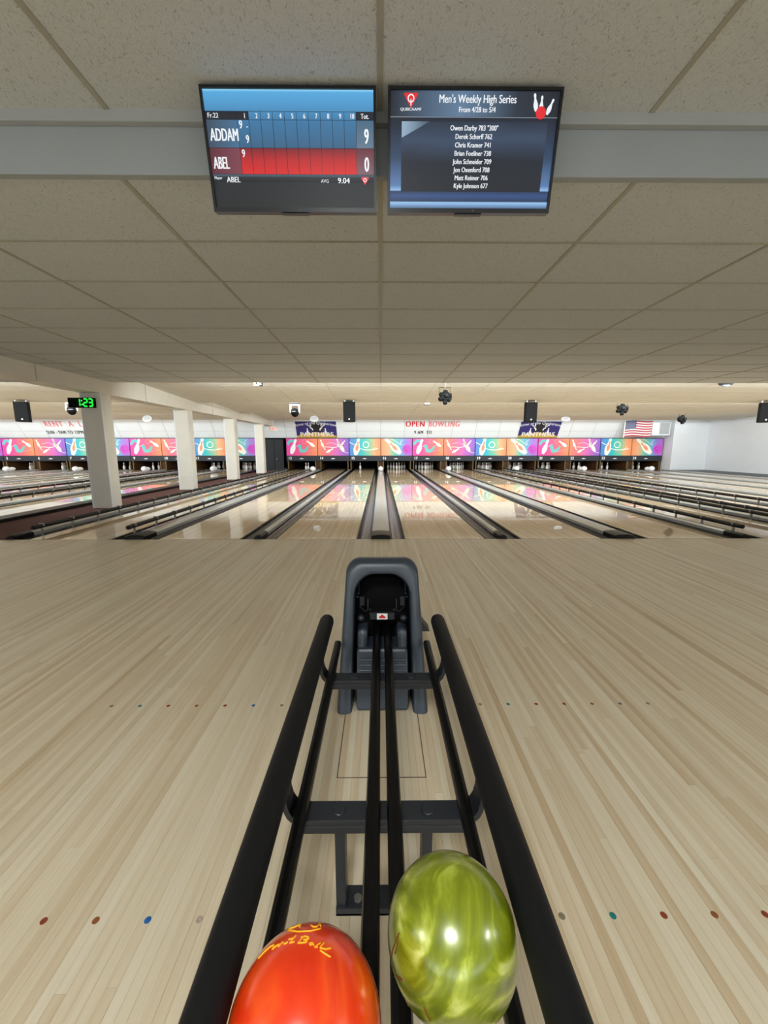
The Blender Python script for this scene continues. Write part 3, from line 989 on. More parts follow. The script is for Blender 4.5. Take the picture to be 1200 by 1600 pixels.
def effect_light(x, y, z, r, label, turn):
    t = thing('effect_light', label, 'stage light', (x, y, z), (0, 0, turn), 'black stage lights')
    MB().loft([[(kx * r * k, ky * r, kz * r * k) for kx, kz in ((-.62, .34), (-.30, .56), (.30, .56), (.62, .34), (.66, -.30), (.30, -.60), (-.30, -.60), (-.66, -.30))]
               for ky, k in ((0.55, 0.7), (0.3, 1.0), (-0.35, 1.0), (-0.55, 0.75))], True, True, True).build('housing', 'black_matte', t)
    for ax, az, ln_ in ((0.0, 1.0, 0.80), (-1.0, 0.35, 0.80), (0.95, 0.05, 0.92), (-0.9, -0.5, 0.98), (0.75, -0.62, 0.95), (-0.05, -1.0, 1.06)):
        d = Vector((ax, -0.35, az)).normalized()
        MB().tube([d * 0.30 * r, d * 0.7 * r, d * ln_ * r], [0.30 * r, 0.32 * r, 0.28 * r], 8).build('lens_barrel', 'black_matte', t, smooth='auto')
    MB().tube([(0, -0.3 * r, 0), (0.0, -0.80 * r, 0.1 * r)], [0.34 * r, 0.27 * r], 10).build('lens_barrel', 'black_matte', t, smooth='auto')
    for sx, sz in ((-0.10, 0.12), (0.10, 0.10)):
        MB().sphere((sx * r, -0.82 * r, sz * r), 0.06 * r, 10, 6).build('lens', 'frame_grey', t, smooth=True)
    MB().tube([(-0.80 * r, 0, 0.10 * r), (-0.80 * r, 0, 1.12 * r), (0.80 * r, 0, 1.12 * r), (0.80 * r, 0, 0.10 * r)], 0.04 * r, 6).build('yoke', 'black_matte', t)
    MB().tube([(0, 0, 1.12 * r), (0, 0, ceil_z(y) - z)], 0.05 * r, 6).build('hanger', 'metal', t)
effect_light(1.40, 8.95, 2.30, 0.165, 'largest black stage light with many lenses, above the middle lanes', 0.15)
effect_light(7.30, 12.3, 2.35, 0.185, 'black stage light hanging left of the flag', -0.2)
effect_light(11.9, 16.0, 2.30, 0.19, 'smallest black stage light hanging right of the flag', 0.3)
def moving_head(x, y, z, label, turn=0.0):
    t = thing('moving_head_light', label, 'stage light', (x, y, z), (0, 0, turn), 'white moving head lights')
    t.scale = (1.15, 1.15, 1.15)
    MB().box(-0.12, 0.12, -0.09, 0.09, 0.11, 0.20).build('base', 'black_plastic', t, bevel=0.015)
    MB().box(-0.085, 0.05, -0.098, -0.088, 0.125, 0.185).build('display', 'ring_grey', t, bevel=0.004)
    yk = MB()
    for s in (-1, 1):
        yk.box(min(s * 0.13, s * 0.095), max(s * 0.13, s * 0.095), -0.04, 0.04, -0.12, 0.09)
    yk.box(-0.13, 0.13, -0.045, 0.045, 0.06, 0.11)
    yk.build('yoke', 'yoke_white', t, bevel=0.012)
    MB().sphere((0, -0.03, -0.11), (0.105, 0.14, 0.115), 16, 10).build('head', 'black_matte', t, smooth=True)
    MB().tube([(-0.05, -0.165, -0.10), (0.05, -0.165, -0.09)], 0.008, 6).build('lens_glint', 'ring_grey', t, smooth=True)
    MB().tube([(0, 0, 0.2), (0, 0, (ceil_z(y) - z) / 1.15)], 0.02, 6).build('hanger', 'metal', t)
moving_head(-2.58, 12.3, 2.355, 'white moving-head stage light hanging over the left banner')
moving_head(-9.25, 12.3, 2.41, 'white moving-head stage light peeping out beside the green clock', 0.5)
t = thing('spot_lamp', 'small white and black box lamp under the first ceiling step', 'stage light', (-2.56, 8.62, 2.51))
MB().box(-0.075, 0.03, -0.05, 0.05, -0.045, 0.045).build('body', 'sign_white', t, bevel=0.012)
MB().box(0.03, 0.09, -0.05, 0.05, -0.045, 0.045).build('end_piece', 'black_plastic', t, bevel=0.012)
MB().disc(-0.02, 0, 0.02, -0.052, 12).build('lens', 'black_matte', t)
MB().tube([(0, 0, 0.04), (0, 0, ceil_z(8.62) - 2.51)], 0.012, 6).build('hanger', 'metal', t)
t = thing('ceiling_dome', 'dark flat dome sensor on ceiling near right speaker', 'sensor', (7.46, 8.85, 2.53))
MB().lathe([(0.05, 0.09), (0.13, 0.07), (0.135, 0.03), (0.11, 0.0)], 20).build('housing', 'frame_grey', t, smooth='auto')
MB().sphere((0, 0, 0.0), (0.08, 0.08, 0.045), 16, 8).build('dome', 'ring_grey', t, smooth=True)
t = thing('small_projector', 'tiny black box with two white dots left of large stage light', 'projector', (1.37, 12.1, 2.47))
MB().box(-0.09, 0.09, -0.05, 0.05, -0.035, 0.035).build('body', 'black_plastic', t, bevel=0.008)
MB().disc(-0.035, 0, 0.016, -0.052, 10).disc(0.04, 0, 0.016, -0.052, 10).build('lens', 'sign_white', t)
MB().tube([(0, 0, 0.03), (0, 0, ceil_z(12.1) - 2.47)], 0.01, 6).build('hanger', 'metal', t)
for x, w, h, lab in ((-2.63, 0.165, 0.13, 'white hanging disc with grey loops above the left banner'), (-9.2, 0.185, 0.135, 'white hanging disc with grey loops between the first two pillars'),
                     (7.35, 0.18, 0.10, 'white flat oval disc hanging right of the right banner')):
    w, h = w * 1.08, h * 1.08
    t = thing('hanging_disc', lab, 'hanging sign', (x * 1.09, 17.55, 2.40), (math.radians(-12), 0, 0), 'white hanging discs')
    MB().loft([[(w * math.cos(2 * PI * k / 24), yy, h * math.sin(2 * PI * k / 24)) for k in range(24)] for yy in (0.02, -0.02)], True, True, True).build('disc', 'disc_white', t)
    MB().ring(-0.055, 0, 0.045, 0.014, -0.022, 16).ring(0.055, 0, 0.045, 0.014, -0.022, 16).build('loop_print', 'ring_grey', t)
    MB().tube([(0, 0.01, h), (0, 0.01, ceil_z(17.55) - 2.40)], 0.008, 6).build('hanger', 'metal', t)
# EXIT sign
t = thing('exit_sign', 'small lit EXIT sign with two lamp heads by the farthest pillar', 'exit sign', (-5.02, 19.0, 2.05))
MB().box(-0.17, 0.17, -0.02, 0.04, -0.10, 0.10).build('box', 'sign_white', t, bevel=0.008)
glow('exit_red', (240, 96, 60), 1.0)
MB().text('EXIT', 0, -0.06, 0.12, -0.023, bold=0.02).build('letters', 'exit_red', t)
for s in (-1, 1):
    MB().sphere((s * 0.21, 0, 0.03), (0.04, 0.04, 0.04), 10, 6).build('lamp_head', 'sign_white', t, smooth=True)
MB().tube([(0, 0.01, 0.09), (0, 0.01, Z_CEIL + 0.17 - 2.05)], 0.015, 6).build('stem', 'sign_white', t)

# LED clock on the nearest pillar
t = thing('led_clock', 'black digital clock with glowing green 1:23 on nearest pillar', 'clock', (-5.61, 7.73, 2.03))
MB().box(-0.235, 0.235, -0.04, 0.045, -0.09, 0.09).build('case', 'black_matte', t, bevel=0.006)
glow('led_green', (20, 240, 60), 1.6)
glow('led_white', (170, 255, 190), 1.2)
SEG = {'1': 'bc', '2': 'abged', '3': 'abgcd'}
def seven(mb, ch, cx, w, h, y):
    a = {'a': ((-w, h), (w, h)), 'b': ((w, h), (w, 0)), 'c': ((w, 0), (w, -h)), 'd': ((-w, -h), (w, -h)), 'e': ((-w, 0), (-w, -h)), 'f': ((-w, h), (-w, 0)), 'g': ((-w, 0), (w, 0))}
    for sg in SEG[ch]:
        p, q = Vector(a[sg][0]), Vector(a[sg][1])
        d = (q - p).normalized() * 0.006
        mb.ribbon([(cx + p.x + d.x, p.y + d.y), (cx + q.x - d.x, q.y - d.y)], 0.026, y)
mb = MB()
seven(mb, '1', -0.045, 0.035, 0.066, -0.042)
seven(mb, '2', 0.095, 0.034, 0.066, -0.042)
seven(mb, '3', 0.190, 0.034, 0.066, -0.042)
mb.build('digits', 'led_green', t)
MB().disc(0.03, 0.035, 0.012, -0.042, 10).disc(0.03, -0.035, 0.012, -0.042, 10).build('colon', 'led_white', t)

# ------------------------------------------------------------------ televisions under the fascia
TW, TH = 0.365, 0.217
def tv(x, label, yaw):
    t = thing('television', label, 'television', (x, 1.955, 2.475), (math.radians(12.0), 0, yaw), 'overhead televisions')
    fr = MB()
    b = 0.011
    fr.box(-TW, TW, -0.012, 0.03, TH - b, TH)
    fr.box(-TW, TW, -0.012, 0.03, -TH, -TH + 0.017)
    fr.box(-TW, -TW + b, -0.012, 0.03, -TH + 0.017, TH - b)
    fr.box(TW - b, TW, -0.012, 0.03, -TH + 0.017, TH - b)
    fr.build('bezel', 'bezel', t)
    MB().box(-TW + 0.01, TW - 0.01, 0.0, 0.045, -TH + 0.01, TH - 0.01).build('back_shell', 'bezel', t)
    MB().box(-0.06, 0.06, -0.004, 0.02, -TH - 0.006, -TH).build('sensor_foot', 'bezel', t)
    MB().text('LG', 0.02, -TH + 0.006, 0.006, -0.0125).build('maker_mark', 'ring_grey', t)
    MB().box(-0.06, 0.06, 0.045, 0.075, -0.08, 0.08).build('wall_bracket', 'black_plastic', t)
    return t
SW, SHT, SHB = TW - 0.011, TH - 0.011, -TH + 0.017
def S(u, v):
    return (-SW + 2 * SW * u, SHT + (SHB - SHT) * v)
def quad(mb, u0, u1, v0, v1, y):
    (a, b), (c, d) = S(u0, v0), S(u1, v1)
    return mb.flat([(a, d), (c, d), (c, b), (a, b)], y)
def scr(name, c, s=1.0):
    return glow(name, c, s)
for nm, c in (('px_white', (240, 244, 248)), ('px_grid', (12, 18, 30)), ('px_dark', (28, 32, 44)), ('px_red', (226, 44, 50)), ('px_navy', (18, 24, 36)), ('px_grey', (150, 160, 172)), ('px_line', (120, 140, 165))):
    scr(nm, c)
gradient('px_sky', 2, [(0.0, (50, 94, 128)), (0.45, (58, 116, 160)), (0.75, (76, 150, 200)), (0.96, (86, 168, 220)), (1.0, (150, 220, 250))], 1.0)
gradient('px_redrow', 2, [(0.0, (216, 30, 30)), (0.5, (190, 28, 32)), (1.0, (120, 28, 40))], 1.0)
gradient('px_name', 0, [(0.0, (58, 74, 92)), (1.0, (66, 110, 146))], 1.0)
gradient('px_namered', 0, [(0.0, (92, 34, 50)), (1.0, (124, 62, 76))], 1.0)
gradient('px_tot', 2, [(0.0, (96, 120, 140)), (1.0, (70, 104, 130))], 1.0)
gradient('px_totred', 2, [(0.0, (128, 92, 104)), (1.0, (104, 40, 50))], 1.0)
gradient('px_foot', 2, [(0.0, (12, 14, 20)), (0.55, (22, 30, 40)), (1.0, (78, 96, 112))], 1.0)
gradient('px_foot2', 2, [(0.0, (8, 10, 14)), (0.6, (26, 36, 48)), (1.0, (40, 54, 68))], 1.0)
t1 = tv(-0.383, 'left overhead television showing a blue and red bowling score sheet', math.radians(0))
scn = quad(MB(), 0, 1, 0, 1, -0.002).build('screen', 'px_foot2', t1)
y = -0.0035
quad(MB(), 0, 1, 0, 0.48, y).build('score_background', 'px_sky', scn)
quad(MB(), 0, 1, 0.70, 0.76, y).build('footer_band', 'px_foot', scn)
quad(MB(), 0, 0.185, 0.245, 0.475, y - 0.001).build('name_cell', 'px_name', scn)
quad(MB(), 0, 0.185, 0.475, 0.70, y - 0.001).build('name_cell', 'px_namered', scn)
quad(MB(), 0.185, 0.895, 0.475, 0.70, y - 0.001).build('red_row', 'px_redrow', scn)
quad(MB(), 0.895, 1, 0.245, 0.475, y - 0.001).build('total_cell', 'px_tot', scn)
quad(MB(), 0.895, 1, 0.475, 0.70, y - 0.001).build('total_cell', 'px_totred', scn)
for u0, u1 in ((0, 0.185), (0.185, 0.256), (0.895, 1.0)):
    quad(MB(), u0, u1, 0.175, 0.24, y - 0.001).build('header_cell', 'px_dark', scn)
g = MB()
for i in range(11):
    u = 0.185 + 0.071 * i
    quad(g, u - 0.0012, u + 0.0012, 0.175, 0.70, y - 0.002)
for v in (0.175, 0.243, 0.475, 0.70):
    quad(g, 0, 1, v - 0.0018, v + 0.0018, y - 0.002)
g.build('grid_lines', 'px_grid', scn)
yt = y - 0.003
def T(body, u, v, h, align='CENTER', bold=0.02, xs=1.0, mb=None, sh=0.0):
    a, b = S(u, v)
    MB().text(body, a, b, h, yt, align, bold, sh, xs).build('screen_text', 'px_white', scn)
T('Fr.22', 0.012, 0.228, 0.0155, 'LEFT', 0.012)
for i in range(10):
    T(str(i + 1), 0.185 + 0.071 * i + 0.048, 0.231, 0.0165, xs=0.8)
T('Tot.', 0.948, 0.231, 0.0165, xs=0.85)
T('ADDAM', 0.016, 0.418, 0.042, 'LEFT', 0.02, 0.55)
T('9', 0.205, 0.315, 0.027, xs=0.72)
T('-', 0.243, 0.318, 0.02)
T('9', 0.238, 0.435, 0.027, xs=0.72)
T('9', 0.957, 0.436, 0.050, xs=0.55)
T('ABEL', 0.016, 0.655, 0.042, 'LEFT', 0.02, 0.50)
T('9', 0.205, 0.555, 0.027, xs=0.72)
T('0', 0.957, 0.672, 0.050, xs=0.55)
T('Player', 0.010, 0.745, 0.0095, 'LEFT')
T('ABEL', 0.085, 0.772, 0.0195, 'LEFT', xs=0.95)
T('AVG', 0.67, 0.772, 0.012, 'LEFT', 0.0)
T('9.04', 0.775, 0.776, 0.0195, 'LEFT', xs=1.1)
def heart(mb, u, v, w, h):
    a, b = S(u, v)
    return mb.flat([(a - w, b + h * 0.7), (a - w * 0.8, b + h), (a + w * 0.8, b + h), (a + w, b + h * 0.7), (a, b - h)], yt)
heart(MB(), 0.945, 0.755, 0.017, 0.014).build('logo_mark', 'px_red', scn)
a, b = S(0.945, 0.748)
MB().ring(a, b, 0.006, 0.0025, yt - 0.001, 14).build('logo_ring', 'px_white', scn)

gradient('px_blueframe', 2, [(0.0, (40, 70, 112)), (0.06, (150, 196, 240)), (0.07, (30, 48, 80)), (0.12, (44, 76, 128)), (0.16, (30, 50, 84)), (0.17, (140, 185, 230)), (0.21, (86, 122, 172)), (0.45, (44, 66, 98)), (0.75, (24, 32, 48)), (1.0, (20, 26, 38))], 1.0)
gradient('px_head', 0, [(0.0, (28, 32, 42)), (0.42, (96, 124, 154)), (0.75, (38, 46, 60)), (1.0, (24, 28, 38))], 1.0)
gradient('px_list', 2, [(0.0, (16, 21, 32)), (0.45, (20, 28, 42)), (0.75, (52, 70, 96)), (1.0, (34, 46, 64))], 1.0, wob=0.2)
gradient('px_gleam', 0, [(0.0, (150, 176, 200)), (1.0, (52, 68, 90))], 1.0)
t2 = tv(0.397, 'right overhead television showing a white list of names and scores', math.radians(0))
scn = quad(MB(), 0, 1, 0, 1, -0.002).build('screen', 'px_blueframe', t2)
quad(MB(), 0, 1, 0.0, 0.205, y).build('header_band', 'px_head', scn)
quad(MB(), 0, 1, 0.207, 0.212, y).build('header_line', 'px_grey', scn)
quad(MB(), 0.068, 0.945, 0.245, 0.842, y).build('list_panel', 'px_list', scn)
a0, b0 = S(0.068, 0.245)
MB().flat([(a0, b0), (a0, b0 - 0.055), (a0 + 0.12, b0)], y - 0.0008).build('list_gleam', 'px_gleam', scn)
T("Men's Weekly High Series", 0.515, 0.098, 0.0265, xs=0.80, bold=0.015)
T('From 4/28 to 5/4', 0.515, 0.172, 0.0175, xs=0.88)
for i, s_ in enumerate(('Owen Darby 783 "300"', 'Derek Scherff 762', 'Chris Kramer 741', 'Brian Foellner 738', 'John Schneider 709', 'Jon Oxenford 708', 'Matt Reimer 706', 'Kyle Johnson 677')):
    T(s_, 0.505, 0.320 + i * 0.0705, 0.0172, xs=0.86)
T('QUBICAAMF', 0.120, 0.162, 0.0095, xs=1.15, bold=0.02)
a, b = S(0.120, 0.085)
MB().flat([(a - 0.030, b + 0.022), (a - 0.026, b + 0.026), (a + 0.026, b + 0.026), (a + 0.030, b + 0.022), (a, b - 0.024)], yt).build('logo_mark', 'px_red', scn)
MB().ring(a, b + 0.008, 0.012, 0.0045, yt - 0.001, 18).box(a - 0.0018, a + 0.0018, yt - 0.0012, yt - 0.001, b - 0.016, b + 0.006).build('logo_ring', 'px_white', scn)
pc = MB()
a, b = S(0.90, 0.12)
for dx, dz, an, hh in ((-0.030, 0.012, 0.22, 0.060), (-0.004, 0.006, 0.0, 0.056), (0.034, -0.002, -0.42, 0.056)):
    pc.flat(pin2d(a + dx, b + dz, an, hh), yt)
pc.build('pin_graphic', 'px_white', scn)
MB().disc(a - 0.003, b - 0.022, 0.0215, yt - 0.001, 20).build('ball_graphic', 'px_red', scn)

# ------------------------------------------------------------------ ball return: hood, tracks, rack frame
R = thing('ball_return', 'black rail ball return rack with a dark grey arched hood', 'ball return', (0.006, 0, 0))
LEAN = 0.36
HY = 1.653
def arch(w0, w1, top, rad, n_side=8, n_arc=8):
    """arch outline from left foot over the top to right foot; half width w0 at floor, w1 at top"""
    pts = []
    zs = top - rad
    for i in range(n_side):
        z = zs * i / n_side
        pts.append((-(w0 + (w1 - w0) * z / top), z))
    wz = w0 + (w1 - w0) * zs / top
    for i in range(n_arc + 1):
        a = PI / 2 * i / n_arc
        pts.append((-(wz - rad + rad * math.cos(a)), zs + rad * math.sin(a)))
    return pts + [(-x, z) for x, z in pts[::-1]]
def bow(pts, k=0.012):
    return [(x, z + k * max(0, 1 - (x / 0.17) ** 2) * (1 if z > 0.5 else 0)) for x, z in pts]
outer = bow(arch(0.2125, 0.176, 0.660, 0.062), 0.010)
inner = bow(arch(0.1415, 0.133, 0.588, 0.098), 0.006)
def lay(pts, dy, k=1.0, zk=1.0, zd=0.0):
    return [(x * k, HY + LEAN * z + dy, z * zk - zd * (1 if z > 0.01 else 0)) for x, z in pts]
def mixp(A, B, t):
    return [(a[0] + (b[0] - a[0]) * t, a[1] + (b[1] - a[1]) * t) for a, b in zip(A, B)]
rings = [[(x * 0.93, HY + 0.52 + 0.05 * z, z * 0.70) for x, z in outer],
         [(x * 0.985, HY + 0.30 + LEAN * 0.55 * z, z * 0.90) for x, z in outer],
         lay(outer, 0.075, 1.0, 0.992), lay(outer, 0.035), lay(mixp(outer, inner, 0.05), 0.014), lay(mixp(outer, inner, 0.16), 0.002),
         lay(mixp(outer, inner, 0.30), -0.002), lay(mixp(outer, inner, 0.75), 0.0), lay(mixp(outer, inner, 0.90), 0.006), lay(inner, 0.022), lay(inner, 0.07)]
MB().loft(rings, closed=False).add([q for q in rings[0]], [tuple(range(len(rings[0])))]).build('hood', 'hood_grey', R, smooth='auto')
cav = [lay(inner, 0.068), [(x * 0.96, HY + 0.32 + 0.2 * z, z * 0.86) for x, z in inner]]
MB().loft(cav, closed=False).add(cav[1], [tuple(range(len(inner)))]).build('hood_cavity', 'black_matte', R, smooth='auto')
def shear(mb):
    mb.v = [(x, y_ + LEAN * z, z) for x, y_, z in mb.v]
    return mb
tg = MB().box(-0.122, 0.122, HY + 0.012, HY + 0.15, 0.005, 0.265)
shear(tg)
tg = tg.build('ball_ramp', 'hood_grey', R, bevel=0.012)
for i in range(6):
    shear(MB().box(-0.112, 0.112, HY + 0.006, HY + 0.014, 0.105 + i * 0.022, 0.113 + i * 0.022)).build('ramp_rib', 'hood_grey', tg, bevel=0.002)
for s in (-1, 1):
    h = MB().box(min(s * 0.122, s * 0.070), max(s * 0.122, s * 0.070), HY + 0.022, HY + 0.13, 0.25, 0.345)
    shear(h).build('ramp_shoulder', 'hood_grey', tg, bevel=0.02)
    MB().sphere((s * 0.105, HY + 0.19, 0.385), (0.018, 0.018, 0.016), 12, 8).build('bolt', 'frame_grey', R, smooth=True)
    br = MB()
    br.tube([(s * 0.112, HY + 0.26, 0.47), (s * 0.112, HY + 0.26, 0.415), (s * 0.088, HY + 0.24, 0.398), (s * 0.072, HY + 0.24, 0.402), (s * 0.072, HY + 0.26, 0.455)], 0.0025, 6)
    br.box(min(s * 0.112, s * 0.092), max(s * 0.112, s * 0.092), HY + 0.262, HY + 0.268, 0.418, 0.466)
    br.build('lift_bracket', 'frame_grey', R)
    MB().tube([(s * 0.118, HY + 0.27, 0.48), (s * 0.116, HY + 0.27, 0.54)], 0.002, 6).build('lift_rod', 'frame_grey', R)
    for bx_, bz_ in ((0.120, 0.485), (0.125, 0.468), (0.060, 0.40), (0.062, 0.378)):
        MB().sphere((s * bx_, HY + 0.255, bz_), 0.006, 8, 6).build('bolt', 'frame_grey', R, smooth=True)
MB().box(-0.06, 0.06, HY + 0.20, HY + 0.22, 0.372, 0.404).build('label_plate', 'frame_grey', R)
st_ = MB().box(-0.026, 0.026, HY + 0.196, HY + 0.1995, 0.374, 0.404).build('warning_label', 'sign_white', R)
MB().flat([(-0.016, 0.380), (0.016, 0.380), (0.016, 0.388), (0.0, 0.400), (-0.016, 0.388)], HY + 0.1955).build('warning_print', 'letter_red', st_)
# small flap on the right side of the hood
MB().add([(0.196, 1.86, 0.36), (0.236, 1.85, 0.31), (0.196, 1.85, 0.31), (0.196, 1.93, 0.36), (0.236, 1.93, 0.31), (0.196, 1.93, 0.31)],
         [(0, 2, 1), (3, 4, 5), (0, 1, 4, 3), (1, 2, 5, 4)]).build('side_flap', 'black_plastic', R)
# guard rails and ball tracks
RAIL0 = -0.30
for s in (-1, 1):
    x = s * 0.246
    z = 0.452
    MB().tube([(x, RAIL0, z), (x, 1.655, z), (x, 1.672, z), (x, 1.684, z), (x, 1.688, z)], [0.031, 0.031, 0.028, 0.019, 0.006], 20).build('guard_rail', 'rail_black', R, smooth='auto')
    MB().box(s * 0.208 - 0.016, s * 0.208 + 0.016, RAIL0, 1.745, 0.288, 0.322).build('outer_track', 'track_black', R, bevel=0.011)
    MB().box(s * 0.027 - 0.018, s * 0.027 + 0.018, RAIL0, 1.99, 0.284, 0.322).build('inner_track', 'track_black', R, bevel=0.012)
for yb in (0.892, 1.50, -0.12):
    cb_ = MB().box(-0.205, 0.205, yb - 0.03, yb + 0.03, 0.268, 0.284)
    cb_.box(-0.205, 0.205, yb - 0.03, yb - 0.022, 0.245, 0.268)
    cr = cb_.build('cross_bar', 'frame_grey', R, bevel=0.003)
    for s in (-1, 1):
        if yb > 0:
            arc = bez((s * 0.205, 0.272), (s * 0.25, 0.272), (s * 0.265, 0.31), (s * 0.252, 0.43), 8)
            A = [[(x, yb + dy, z) for x, z in arc] for dy in (-0.03, 0.03)]
            B = [[(x - s * 0.012, yb + dy, z + 0.012 - 0.012 * i / 8) for i, (x, z) in enumerate(arc)] for dy in (0.03, -0.03)]
            MB().loft([A[0], A[1], B[0], B[1], A[0]], closed=False).build('rail_arm', 'frame_grey', R)
            MB().lathe([(0.017, 0.283), (0.017, 0.2865), (0.0155, 0.288)], 14, (s * 0.115, yb, 0)).build('bolt_cover', 'frame_grey', cr)
for yb in (0.892, -0.12):
    for s in (-1, 1):
        MB().box(s * 0.112 - 0.013, s * 0.112 + 0.013, yb - 0.028, yb + 0.028, 0.0, 0.268).build('leg', 'frame_grey', R, bevel=0.003)
    ft = MB().box(-0.125, 0.125, yb - 0.035, yb - 0.029, 0.0, 0.022).box(-0.125, 0.125, yb - 0.035, yb + 0.035, 0.0, 0.006).build('foot_plate', 'frame_grey', R)
    for s in (-1, 1):
        MB().lathe([(0.012, 0.006), (0.012, 0.010), (0.009, 0.013)], 8, (s * 0.07, yb, 0)).build('bolt', 'metal', ft)

# ------------------------------------------------------------------ bowling balls
def ball_mat(name, stops, scale, dist, rough, metal, seed):
    m, nt, p = new_mat(name)
    tc = N(nt, 'ShaderNodeTexCoord')
    mp = N(nt, 'ShaderNodeMapping')
    mp.inputs['Location'].default_value = (seed, seed * 0.7, 0)
    mp.inputs['Scale'].default_value = (scale, scale * 0.6, scale)
    L(nt, tc.outputs['Object'], mp.inputs[0])
    no = N(nt, 'ShaderNodeTexNoise')
    no.inputs['Scale'].default_value = 1.0
    no.inputs['Detail'].default_value = 4.0
    no.inputs['Roughness'].default_value = 0.5
    no.inputs['Distortion'].default_value = dist
    L(nt, mp.outputs[0], no.inputs['Vector'])
    r = ramp(nt, [(q, rgb(*c)) for q, c in stops], no.outputs['Fac'])
    L(nt, r.outputs['Color'], p.inputs['Base Color'])
    p.inputs['Roughness'].default_value = rough
    p.inputs['Metallic'].default_value = metal
    p.inputs['Coat Weight'].default_value = 1.0
    p.inputs['Coat Roughness'].default_value = 0.18
    return m
ball_mat('ball_green', [(0.28, (84, 98, 4)), (0.42, (112, 124, 8)), (0.52, (130, 142, 18)), (0.60, (162, 174, 48)), (0.68, (200, 208, 104)), (0.8, (214, 220, 140))], 9, 2.8, 0.32, 0.12, 3.1)
ball_mat('ball_orange', [(0.3, (214, 44, 2)), (0.5, (236, 58, 2)), (0.62, (240, 78, 16)), (0.75, (220, 40, 6))], 7, 1.6, 0.25, 0.0, 1.3)
BR = 0.108
def ball(loc, mat, label):
    t = thing('bowling_ball', label, 'bowling ball', loc, group='balls on the rack')
    MB().sphere((0, 0, 0), BR, 64, 40).build('ball_body', mat, t, smooth=True)
    return t
bo = ball((-0.108, 0.432, 0.406), 'ball_orange', 'glossy orange bowling ball with yellow script, left track of rack')
bg = ball((0.1185, 0.544, 0.406), 'ball_green', 'swirled lime green bowling ball, right track of rack')
def script(t, mat, strokes, r=0.0011):
    for s_ in strokes:
        MB().tube([Vector(q).normalized() * (BR + 0.0002) for q in s_], r, 6).build('script_stroke', mat, t, smooth=True)
